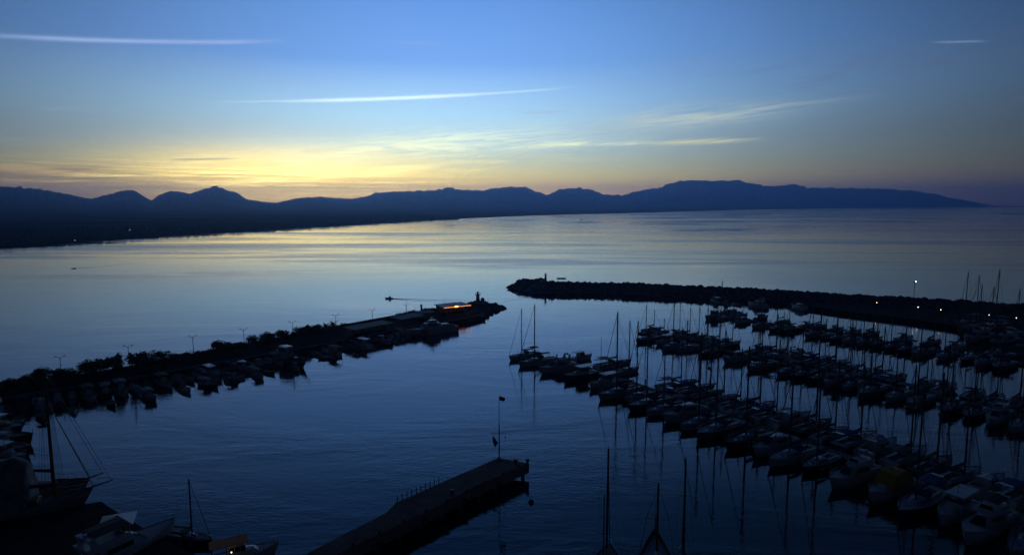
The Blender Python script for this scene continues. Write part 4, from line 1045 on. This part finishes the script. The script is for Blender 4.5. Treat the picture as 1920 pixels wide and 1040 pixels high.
A0, A1 = at(1050, 673, .3), at(2060, 1020, .3)
B0, B1 = at(1318, 646, .3), at(1985, 790, .3)
B0, B1 = at(1200, 623, .3), at(1985, 794, .3)
C0, C1 = at(1335, 589, .3), at(1990, 694, .3)
pontoon('marina_pontoon', A0, A1, 2.2, 'long concrete pontoon nearest the camera, boats on both sides')
pontoon('marina_pontoon', B0, B1, 2.2, 'middle marina pontoon running between the near and far ones')
pontoon('marina_pontoon', C0, C1, 2.2, 'farthest marina pontoon, nearest to the rubble breakwater')
run_row('A', A0, A1, 'near', [('s2', 978, 579, 12), ('s1', 1003, 572, 11.5), ('m1', None, None, 13), ('c2', None, None, 11), ('c1', None, None, 9), ('s1', 1165, 587, 12.5), ('s5', 1190, 601, 10),
    ('s4', 1217, 617, 13), ('s2', 1246, 655, 13), ('m2', None, None, 12), ('s1', 1318, 624, 12.5), ('s2', 1345, 640, 12.5), ('s3', 1406, 650, 12.5), ('m2', None, None, 12), ('s1', 1491, 695, 12), ('s5', 1537, 705, 11), ('m1', None, None, 12.5), ('y1', None, None, 11),
    ('s4', 1775, 740, 13), ('c1', None, None, 10), ('m3', None, None, 13), ('s2', 1880, 780, 12)],
    'camera side of nearest pontoon')
run_row('A', A0, A1, 'far', [('c1', 1095, 622, 7.5), ('k1', 1158, 597, 13.0), ('s5', 1181, 601, 10), ('k1', 1280, 614, 13), ('s4', 1337, 640, 12.5), ('s3', 1366, 640, 11), ('s1', 1383, 623, 12),
    ('s2', 1400, 655, 11), ('s1', 1426, 645, 12), ('s4', 1467, 637, 12.5), ('m2', None, None, 11), ('s3', 1516, 668, 12), ('s1', 1541, 670, 12.5), ('s4', 1637, 688, 13), ('m1', None, None, 12), ('s2', 1699, 682, 12.5), ('s3', 1775, 700, 12), ('s1', 1826, 740, 12), ('m2', None, None, 11), ('s4', 1880, 770, 13)],
    'far side of nearest pontoon')
run_row('B', B0, B1, 'near', [('s2', 1212, 571, 11.5), ('c1', None, None, 9), ('s1', 1264, 563, 12), ('s5', 1290, 600, 9.5), ('s3', 1329, 600, 10.5), ('m2', None, None, 11), ('s4', 1428, 587, 12),
    ('s2', 1481, 600, 12), ('s1', 1517, 610, 11.5), ('s3', 1541, 612, 11), ('m3', None, None, 12), ('s2', 1592, 612, 12), ('s4', 1640, 600, 13), ('s2', 1686, 640, 12), ('s1', 1727, 645, 12), ('s3', 1790, 655, 11), ('s1', 1850, 680, 12), ('m1', None, None, 12), ('s2', 1905, 690, 12)],
    'camera side of middle pontoon')
run_row('B', B0, B1, 'far', [('s1', 1227, 581, 9), ('s5', 1246, 597, 8.5), ('s4', 1282, 560, 11), ('s2', 1299, 577, 10), ('s1', 1305, 574, 10), ('s3', 1326, 575, 10), ('s2', 1350, 581, 10.5), ('s4', 1376, 574, 12), ('s1', 1454, 597, 11),
    ('s2', 1471, 590, 11.5), ('s3', 1493, 600, 11), ('m1', None, None, 12), ('s4', 1530, 580, 12.5), ('s1', 1555, 605, 12), ('s2', 1591, 600, 12), ('s5', 1614, 615, 10), ('s3', 1644, 610, 12), ('c2', None, None, 10), ('s1', 1750, 640, 12), ('s2', 1776, 640, 12), ('s4', 1840, 650, 12), ('s1', 1880, 665, 11), ('s3', 1915, 660, 12)],
    'far side of middle pontoon')
run_row('C', C0, C1, 'near', [('c1', None, None, 9), ('s5', 1352, 620, 8), ('m2', None, None, 10), ('s1', 1426, 562, 11), ('s2', 1459, 573, 11.5), ('s3', 1482, 576, 11), ('s1', 1530, 577, 12), ('s5', 1566, 598, 10), ('s4', 1582, 556, 12), ('s2', 1597, 580, 11.5), ('s1', 1615, 572, 11.5),
    ('s3', 1640, 590, 11), ('s2', 1670, 592, 12), ('s4', 1689, 583, 12), ('s1', 1730, 592, 12), ('s2', 1776, 598, 12), ('s5', 1818, 610, 10), ('s1', 1850, 608, 12), ('s4', 1885, 610, 12)],
    'camera side of farthest pontoon')
run_row('C', C0, C1, 'far', [('m2', None, None, 9), ('c1', None, None, 8), ('s1', 1394, 573, 8.5), ('c2', None, None, 9), ('s5', 1471, 584, 9), ('s2', 1520, 566, 10), ('s3', 1541, 570, 10), ('s1', 1573, 572, 10.5), ('s2', 1608, 568, 11), ('s1', 1640, 572, 11), ('s4', 1704, 575, 12), ('s3', 1755, 582, 11), ('s2', 1800, 590, 12), ('s1', 1870, 596, 12)],
    'far side of farthest pontoon')

# ------------------------------------------------------------------ boats along the right breakwater
for i, (key, x0, y0, x1, y1, L, lab) in enumerate((('m1', 1403, 569, 1436, 577, 11, 'bow left, lying against the rubble breakwater'), ('m2', 1482, 573, 1512, 581, 10, 'second boat lying against the rubble breakwater'),
        ('c1', 1332, 562, 1350, 566, 7, 'leftmost small boat against the rubble breakwater'), ('f1', 1352, 566, 1366, 569, 6.5, 'small boat right behind the leftmost at the rubble breakwater'), ('f2', 1374, 568, 1388, 571, 5.5, 'small boat just left of the yacht at the rubble breakwater'),
        ('f4', 1543, 577, 1558, 579, 6, 'small boat between lamps at the rubble breakwater foot'))):
    a = at(x0, y0, .6); b_ = at(x1, y1, .6); c = (a+b_)/2; boat(key, c.x, c.y, math.atan2(a.y-b_.y, a.x-b_.x), lab, L=L)
G2 = gulet(19, ((.12, 19.0), (-.22, 15.0)), M_WHITE, M_WCANV, 2)
c = at(1838, 622, 0); place(G2, c.x, c.y, 0, math.atan2(-.25, -.97), 'large white two-masted gulet berthed bow-left at the right-hand quay', 'sailing boat', None)
c = at(1868, 600, 0); 
for i, (px, yt, bx, by, key, L, lab) in enumerate(((1817, 510, 1811, 606, 's4', 14, 'at the right quay, left of the tallest mast'), (1875, 505, 1868, 612, 's2', 15, 'tallest mast at the quay near the right frame edge'), (1840, 534, 1838, 598, 's5', 9, 'between the two tall masts at the right quay'), (1913, 541, 1908, 622, 's1', 11, 'short mast at the right quay by the frame edge'))):
    c = at(bx, by, .8); c.z = 0; hgt_ = height_for(c, yt); boat(key, c.x, c.y, math.atan2(-.5, -.86), lab, L=L, mh=hgt_)
for i, (px, py, key, L) in enumerate(((1832, 640, 'm3', 15), (1880, 648, 'm1', 14), (1925, 655, 'm2', 12), (1905, 640, 'f5', 9))):
    c = at(px, py, 0); boat(key, c.x, c.y, math.atan2(-.45, -.89), '%s of the big boats crowded below the right quay' % ORD[i+1], L=L)

# ------------------------------------------------------------------ small boats along the promenade quay
Lq = plen(inner[:6]); d0 = (inner[1]-inner[0]).length*.45; dpos = d0; k = 0; rgq = random.Random(77)
keys = ['f1', 'f2', 'f3', 'f5', 'f1', 'f4', 'c1', 'f2', 'f5', 's5', 'f3', 'f1', 'm2', 'f2', 'f4']
tot = []; row2 = []
while dpos < Lq-3 and k < 58:
    key = keys[k*7 % 15]; L = {'f1': 6.8, 'f2': 5.6, 'f3': 7.6, 'f4': 6.0, 'f5': 8.2, 'c1': 7.8, 's5': 7.5, 'm2': 8.5}[key]*rgq.uniform(.9, 1.12)
    wd = L*.335+.45; dpos += wd/2; p, t = line_at(inner, dpos); n = Vector((t.y, -t.x, 0)); dpos += wd/2; px_ = proj((p.x, p.y, 1))[0]
    if 512 < px_ < 566: k += 1; continue
    tot.append((key, L, p+n*(L/2+1.0+rgq.uniform(0, 1.0)), math.atan2(n.y, n.x)+(math.pi if rgq.random() < .3 else 0))); k += 1
dpos = d0+6; kk = 3
while dpos < Lq*.62:
    key = keys[kk*4 % 15]; key = 'f2' if key in ('s5', 'm2', 'c1') else key; L = {'f1': 6.0, 'f2': 5.0, 'f3': 6.4, 'f4': 5.6, 'f5': 6.8}[key]*rgq.uniform(.85, 1.05); p, t = line_at(inner, dpos); n = Vector((t.y, -t.x, 0)); px_ = proj((p.x, p.y, 1))[0]
    dpos += rgq.uniform(3.0, 7.5); kk += 1
    if 505 < px_ < 575: continue
    row2.append((key, L, p+n*(10.8+L/2+rgq.uniform(0, 1.2)), math.atan2(n.y, n.x)+rgq.uniform(-.3, .3)))
nb = len(tot)
for i, (key, L, c, ang) in enumerate(tot):
    boat(key, c.x, c.y, ang, '%s from the patrol boat along the promenade' % ORD[nb-i], group='small boats moored stern-to along the promenade quay', L=L, mh=8.0 if key == 's5' else None,
         hullm=[None, M_NAVY, None, M_CREAM, M_GREYH][i*3 % 5] if key[0] == 'f' else None)
for i, (key, L, c, ang) in enumerate(row2):
    boat(key, c.x, c.y, ang, '%s from the left in the outer rafted row' % ORD[i+1], group='small boats rafted outside the promenade row', L=L, hullm=[None, M_NAVY, M_GREYH][i % 3])
tr = gulet(13, ((.05, 6.5),), M_NAVY, M_WCANV, 3); c = at(548, 683, 0); p, t = line_at(inner, 0)
place(tr, c.x, c.y, 0, math.atan2(-.62, .78), 'large dark trawler-like boat jutting from the middle of the promenade quay', 'fishing boat')
m = MB(); zt = 1.2; w_ = part('bridge_house', house(-4.5, -.5, 1.3, 1.2, 1.2, 1.1, 1.2, 4.6, .15, .05, .06), M_WHITE, tr); side_windows(w_, -4.2, -.9, 3, 1.3, 3.4, 4.1, M_GLASS, .06, .2)

# outer mooring row of lone boats lying off the quay
for i, (px, py, key, L) in enumerate(((395, 716, 'f2', 5.2), (443, 712, 'f1', 6.0), (270, 741, 'f2', 5.0), (612, 672, 'f2', 5.0))):
    c = at(px, py, 0); boat(key, c.x, c.y, .3+i*.9, 'lying loose off the quay, %s from left' % ORD[[0, 2, 3, 1, 4][i+1]], L=L)

# ------------------------------------------------------------------ tiny boats out in the bay, with a wake
c = at(729.5, 560, 0); boat('f1', c.x, c.y, math.pi-.05, 'motoring away alone beyond the left breakwater', L=3.6)
c = at(138, 503.5, 0); boat('f2', c.x, c.y, .5, 'alone far out on the left bay', L=2.6)
c = at(1090, 412.5, 0); boat('f1', c.x, c.y, .1, 'tiny speck in mid bay before the mountains', L=8)
def wake(pts, w0, w1, h):
    P = [at(x, y, 0) for x, y in pts]; m = MB(); rings = []
    for i, p in enumerate(P):
        t = (P[min(i+1, len(P)-1)]-P[max(i-1, 0)]).normalized(); n = Vector((-t.y, t.x, 0)); f = i/(len(P)-1); w = w0+(w1-w0)*f; hh = h*(1-f)**.7
        rings.append([tuple(p-n*w+Vector((0,0,-.02))), tuple(p-n*w*.5+Vector((0,0,hh*.4))), tuple(p+Vector((0,0,hh))), tuple(p+n*w*.5+Vector((0,0,hh*.4))), tuple(p+n*w+Vector((0,0,-.02)))])
    m.loft(rings, closed=False, caps=False); tag(m.obj('boat_wake', wm, None, True), kind='structure')
wake([(733, 559.6), (760, 560.3), (800, 561.5), (850, 562.5), (905, 563.0)], .3, 1.4, .16)
wake([(733, 560.4), (770, 563), (830, 565.5), (880, 567.0)], .3, 1.3, .12)
wake([(139, 503), (180, 500.5), (240, 494), (262, 490)], .4, 2.2, .12)
wake([(945, 566), (1000, 555), (965, 548)], .5, .8, .06)

# ------------------------------------------------------------------ concrete jetty with the flagpole
JZ = 2.3
T = [at(x, y, JZ) for x, y in ((935, 857.5), (992, 867.5), (892, 911), (821, 948), (695, 1009), (640, 1035), (560, 1078), (470, 1078), (570, 1040), (640, 1003), (725, 960), (742, 942), (820, 907))]
# two slabs: outer slab and root slab, each with its own edge
jt = empty('concrete_jetty', (T[0].x, T[0].y, 0), 0, 'long stained concrete jetty on piles running out from the bottom of the picture', 'jetty')
off = Vector((T[0].x, T[0].y, 0))
def jprism(pts, z0, z1, mt_, name):
    m = MB(); m.prism([(p.x-off.x, p.y-off.y) for p in pts][::-1], z0, z1)
    return m.obj(name, mt_, jt)
jprism(T, JZ-1.55, JZ-.12, M_CONC, 'deck_slab')
edge = [T[1], T[2], T[3], T[4], T[5], T[6]]; back = [T[0], T[12], T[11], T[10], T[9], T[8]]
for (a, b_, c, d_) in zip(edge, edge[1:], back, back[1:]):
    k_ = 3 if (a-b_).length > 9 else 2
    for s in range(k_):
        f0, f1 = s/k_+.004, (s+1)/k_-.004
        q4 = [a.lerp(b_, f0), a.lerp(b_, f1), c.lerp(d_, f1), c.lerp(d_, f0)]; jprism(q4, JZ-.118, JZ, M_PAVE, 'deck_panel')
dirj = (T[4]-T[1]).normalized(); nj = Vector((dirj.y, -dirj.x, 0)); nj = nj if nj.x > 0 else -nj
for i in range(12):
    a = T[1].lerp(T[6], i/11) if i else T[1]+dirj*.8
    for s in (.6, 4.0):
        p = a-nj*s; m = MB(); m.tube((p.x-off.x, p.y-off.y, -2), (p.x-off.x, p.y-off.y, JZ-1.5), .28, n=9); m.obj('pile', M_CONCD, jt)
    if i % 2 == 0 and i:
        p = a+nj*.18
        m = MB()
        for k in range(10):
            t0, t1 = 2*math.pi*k/10, 2*math.pi*(k+1)/10; q0 = p+dirj*.42*math.cos(t0); q1 = p+dirj*.42*math.cos(t1)
            m.tube((q0.x-off.x, q0.y-off.y, 1.35+.42*math.sin(t0)), (q1.x-off.x, q1.y-off.y, 1.35+.42*math.sin(t1)), .13, n=5)
        m.obj('tyre_fender', M_RUB, jt)
# railing posts along the back edge
for i in range(10):
    p = T[12].lerp(T[11], i/9)+Vector((.25, -.2, 0)); o = empty('railing_post', p, 0, 'short dark post with chain on the jetty edge, %s from its far end' % ORD[i+1], 'post', 'railing posts on the jetty')
    m = MB(); m.tube((0,0,0),(0,0,.95),.07,.06,6); m.ball((0,0,1.0),.09,.09,.08,6,4); m.obj('post', M_DARKM, o)
    if i < 9:
        q_ = T[12].lerp(T[11], (i+1)/9)-T[12].lerp(T[11], i/9); m = MB(); m.path([(0,0,.85), (q_.x*.5, q_.y*.5, .62), (q_.x, q_.y, .85)], .025, 4); m.obj('chain', M_DARKM, o)
m = MB()
for q_, nm in ((at(967, 868.5, JZ), 0),):
    o = empty('bollard', q_, 0, 'stubby red mooring bollard near the outer end of the jetty', 'bollard'); m = MB(); m.tube((0,0,0),(0,0,.55),.28,.24,10); m.tube((0,0,.55),(0,0,.75),.36,.34,10); m.obj('body', M_REDP, o)
q_ = at(989, 867, JZ); o = empty('bollard', q_, 0, 'dark bollard on the outer right corner of the jetty', 'bollard'); m = MB(); m.tube((0,0,0),(0,0,.4),.2,.18,9); m.tube((0,0,.4),(0,0,.6),.3,.28,9); m.obj('body', M_DARKM, o)
q_ = at(848, 925, JZ); o = empty('bollard', q_, 0, 'dark bollard in the middle of the jetty deck', 'bollard'); m = MB(); m.tube((0,0,0),(0,0,.4),.2,.18,9); m.tube((0,0,.4),(0,0,.6),.3,.28,9); m.obj('body', M_DARKM, o)
# flagpole with yard
p = at(936, 862, JZ); h = height_for(p, 741)
o = empty('flagpole', p, R(8), 'tall white flagpole with yard, red flag on top, at the jetty end', 'flagpole')
m = MB(); m.tube((0,0,0),(0,0,h*.55),.11,.085,8); m.tube((0,0,h*.55),(0,0,h),.06,.035,7); m.obj('pole', M_GREYH, o)
m = MB(); m.tube((0,0,0),(0,0,.3),.28,.24,8); m.obj('base', M_CONC, o)
yz = h*.42; m = MB(); m.tube((-1.05,0,yz),(1.0,0,yz-.08),.04,.03,5); m.obj('yard', M_GREYH, o)
m = MB()
for s in (-1.03, .98): m.tube((s,0,yz),(0,0,h*.86),.012,n=3); m.tube((s,0,yz),(s*.98,0,.1),.010,n=3)
m.obj('halyards', M_WIRE, o)
def cloth(parent, name, x0, z0, w, hh, mt_, droop=0.3):
    m = MB(); rows = []
    for i in range(7):
        t = i/6; rows.append([(x0+w*t, .07*math.sin(t*5.5), z0-droop*t*t*1.2), (x0+w*t*.92, .05*math.sin(t*5.5+.6), z0-hh*.5-droop*t*1.0), (x0+w*t*.78, .07*math.sin(t*6+1), z0-hh-droop*t*.7)])
    m.loft(rows, closed=False, caps=False); r2 = [[(x, y+.02, z) for x, y, z in r] for r in rows[::-1]]; m.loft(r2, closed=False, caps=False); m.obj(name, mt_, parent, True)
cloth(o, 'flag', .05, h-.15, .95, .62, M_FLAGR, .28)
m = MB(); rows = [[(-1.0+.85*t, .05*math.sin(t*5), yz-.25-1.3*t), (-1.0+.35*t, .04*math.sin(t*5+1), yz-1.35-.95*t)] for t in [i/6 for i in range(7)]]; m.loft(rows, closed=False, caps=False); m.loft([[(x, y+.02, z) for x, y, z in r] for r in rows[::-1]], closed=False, caps=False); m.obj('signal_flag', M_FLAGB, o)
m = MB(); m.ball((.97, 0, yz-.75), .07, .05, .32, 7, 5); m.obj('furled_flag', M_FLAGB, o)

# ------------------------------------------------------------------ bottom left corner: quay, gulets, yacht
qq = [(-90, 60), (-90, 79), (-66.0, 80.5), (-56.8, 84.5), (-55.2, 83.2), (-47.0, 77.3), (-33.5, 68.5), (-36, 60)]
m = MB(); m.prism(qq[::-1], -1.5, 1.2); tag(m.obj('corner_quay', M_ASPH), kind='structure')
def head(a): return (math.cos(a), math.sin(a))
def by_bow(o, bx, by, dx, dy, label, cat, z=0.0):
    l = math.hypot(dx, dy); dx /= l; dy /= l; L = o['L']*o.scale[0]; return place(o, bx-dx*L/2, by-dy*L/2, z, math.atan2(dy, dx), label, cat)
def bowpt(px, py, z): return at(px, py, z)
g1 = gulet(20, ((.27, 20.4), (-.15, 9.0)), M_GREYH, None, 1, tent=(-9.3, 2.6, 8.6)); p = bowpt(176, 917, 3.0); by_bow(g1, p.x, p.y, .95, .30, 'biggest gulet at lower left with grey hull under a pale winter cover', 'sailing boat')
g3 = gulet(16, ((.17, 18.6),), M_WOOD, M_GREYC, 3); p = bowpt(152, 899, 3.0); by_bow(g3, p.x+.5, p.y+1.2, .99, .05, 'varnished gulet lying just behind the covered one at lower left', 'sailing boat')
for i, (px, py, key, L, hm_) in enumerate(((43, 801, 'c2', 11, None), (60, 818, 'f5', 11, M_WOOD), (57, 838, 'f3', 10, None), (52, 852, 'c1', 9, None))):
    p = at(px, py, 1.4); d = Vector((.96, -.2, 0)).normalized(); boat(key, p.x-d.x*L/2, p.y-d.y*L/2, math.atan2(d.y, d.x), 'bow right, %s back-to-front at left edge' % ORD[i+1], L=L, hullm=hm_)
my = copy_tree(PROTO['m3'][0]); my.scale = (1.0, 1.0, 1.0); p = bowpt(329, 973, 2.0); by_bow(my, p.x, p.y, .48, .88, 'white flybridge motor yacht with black bimini in the bottom left corner', 'motor boat'); recolor(my, 'bimini_top', M_BLACKC)
m = MB(); m.box(-1.2, 1.2, -1.1, 1.1, 2.2, 2.28, .1, .1); 
pq = at(223, 1008, 1.2); o = empty('hardtop_stand_in', (pq.x, pq.y, 1.2), .4, 'square white canopy standing in for a boat hard-top by the motor yacht stern', 'hardtop_stand_in')  # pole-mounted canopy built in place of a boat's hard-top
m = MB(); m.add([(-1.9,-1.9,2.3),(1.9,-1.9,2.3),(1.9,1.9,2.3),(-1.9,1.9,2.3),(0,0,3.0),(0,0,2.9)], [(0,1,4),(1,2,4),(2,3,4),(3,0,4),(1,0,5),(2,1,5),(3,2,5),(0,3,5)]); m.obj('canopy', M_WHITE, o)
m = MB(); m.tube((0,0,0),(0,0,2.9),.04,n=6); m.tube((0,0,0),(0,0,.12),.35,.3,8); m.obj('pole', M_STEEL, o)
p = at(396, 1004, 1.3); d = Vector((.93, -.28, 0)).normalized(); Ls = 7.0; boat('s3', p.x-d.x*Ls/2, p.y-d.y*Ls/2, math.atan2(d.y, d.x), 'alone right of the big motor yacht at lower left', L=Ls, mh=8.2)
p = at(470, 1035, .5); ob = cabin_boat(8.5, M_WHITE, True, M_ORANGE, 3, 9); place(ob, p.x-.6, p.y-1.2, 0, .5, 'cabin boat with an orange canopy at the bottom edge left of centre', 'motor boat')
l_ = small_lamp(230, 963, 1.2, 2.0, M_LAMPY, 'lit quay lamp beside the motor yacht at lower left', None); l_ = small_lamp(434, 1034.5, 1.0, 1.6, M_LAMPY, 'lit lamp in front of the orange canopy at the bottom edge', None, 'lamp', .5)
# ------------------------------------------------------------------ bottom centre boats
kt = copy_tree(PROTO['k1'][0]); p = Vector((10.6, 68, 0)); hh = height_for(p, 810); place(kt, 10.5, 67.5, 0, math.pi/2-.22, 'white ketch at the bottom edge, its two masts right of the jetty', 'sailing boat')
for ch in CH[kt.name]:
    if ch.name.split('.')[0] in ('mast', 'rigging', 'mizzen_mast'): ch.scale = (1, 1, hh/15.5*(1.0 if ch.name.split('.')[0] != 'mizzen_mast' else 1.22))
gf = gulet(17, ((.05, 12.0),), M_REDP, None, 2); p = at(1229, 985, 3.2); place(gf, p.x-1.7, p.y-8.2, 0, math.pi/2-.2, 'red-sided white gulet pointing away at the bottom edge', 'sailing boat'); recolor(gf, 'deck', M_WHITE); recolor(gf, 'deckhouse', M_WHITE); recolor(gf, 'boom', M_WCANV)
gq = Vector((19.6, 70, 0)); boat('s1', 19.1, 67.2, math.pi/2-.25, 'at the bottom edge right of the red gulet', L=10, mh=height_for(gq, 845))
for i in range(9):
    q_ = T[1].lerp(T[5], (i+.5)/9)-nj*.35; o = empty('mooring_cleat', (q_.x, q_.y, JZ), math.atan2(dirj.y, dirj.x), 'dark iron mooring cleat, %s from the tip along the jetty edge' % ORD[i+1], 'cleat', 'cleats along the jetty edge')
    m = MB(); m.box(-.12, .12, -.07, .07, 0, .14); m.obj('foot', M_DARKM, o); m = MB(); m.tube((-.3, 0, .17), (.3, 0, .17), .05, n=6); m.obj('horn', M_DARKM, o)
# moored dinghies and buoys
for i, (px, py) in enumerate(((996, 941), (742, 943+0), (1330, 690))):
    if i == 1: continue
    p = at(px, py, 0); o = empty('mooring_buoy', p, 0, ['dark mooring buoy floating off the jetty end', '', 'small mooring buoy floating between near and middle pontoons'][i], 'buoy'); m = MB(); m.ball((0,0,.1),.4,.4,.35,8,6); m.obj('float', M_DARKM, o); m = MB(); m.tube((0,0,.4),(0,0,.65),.05,n=5); m.obj('ring', M_STEEL, o)

# ------------------------------------------------------------------ trees and lights on the far coast
rg = random.Random(9); m = MB()
for k in range(5200):
    px = rg.uniform(-300, 860); yb = interp(SHORE, px)-interp([(-300, 9), (0, 5), (300, 2.2), (600, .8), (860, .2)], px); ext = max(0.4, interp([(-300, 40), (0, 26), (300, 14), (500, 7), (860, 2.2)], px)); y = yb-rg.random()**1.6*ext
    if y < 387: continue
    d = at(px, y, 1.0); r = d.length
    if r > 7000: continue
    s = rg.uniform(1.8, 4.2)*(1+r/3500); hgt_ = s*rg.uniform(.6, 1.2)
    pts = [(d.x+s*math.cos(a)*rg.uniform(.7, 1.1), d.y+s*math.sin(a)*rg.uniform(.7, 1.1), 1.0) for a in (0, 1.26, 2.5, 3.77, 5.03)]
    up = [(d.x+s*.75*math.cos(a+.4)*rg.uniform(.7, 1.2), d.y+s*.75*math.sin(a+.4), 1.0+hgt_*rg.uniform(.5, .8)) for a in (0, 1.26, 2.5, 3.77, 5.03)]
    m.add(pts+up+[(d.x, d.y, 1.0+hgt_)], [(i, (i+1) % 5, 5+(i+1) % 5, 5+i) for i in range(5)]+[(5+i, 5+(i+1) % 5, 10) for i in range(5)])
tag(m.obj('coastal_woodland', M_LEAF), kind='stuff')
for i, (px, py, s) in enumerate(((243, 431, .6), (140, 450.5, .22))):
    p = at(px, py, 7); o = empty('floodlight_post', (p.x, p.y, 1), 0, ['faint distant light above the wooded far shore', 'tiny light at the waterline of the far left shore'][i], 'lamp')
    m = MB(); m.tube((0,0,0),(0,0,5.6),.12,n=5); m.obj('post', M_DARKM, o); m = MB(); m.ball((0,0,6),s*.45,s*.45,s*.45,6,5); m.obj('lamp_glass', M_LAMPW, o)
# drop prototypes that were never used
for k_, r in PROTO.items():
    if not r[1]:
        st = [r[0]]
        while st:
            x = st.pop(); st += CH.get(x.name, []); bpy.data.objects.remove(x)
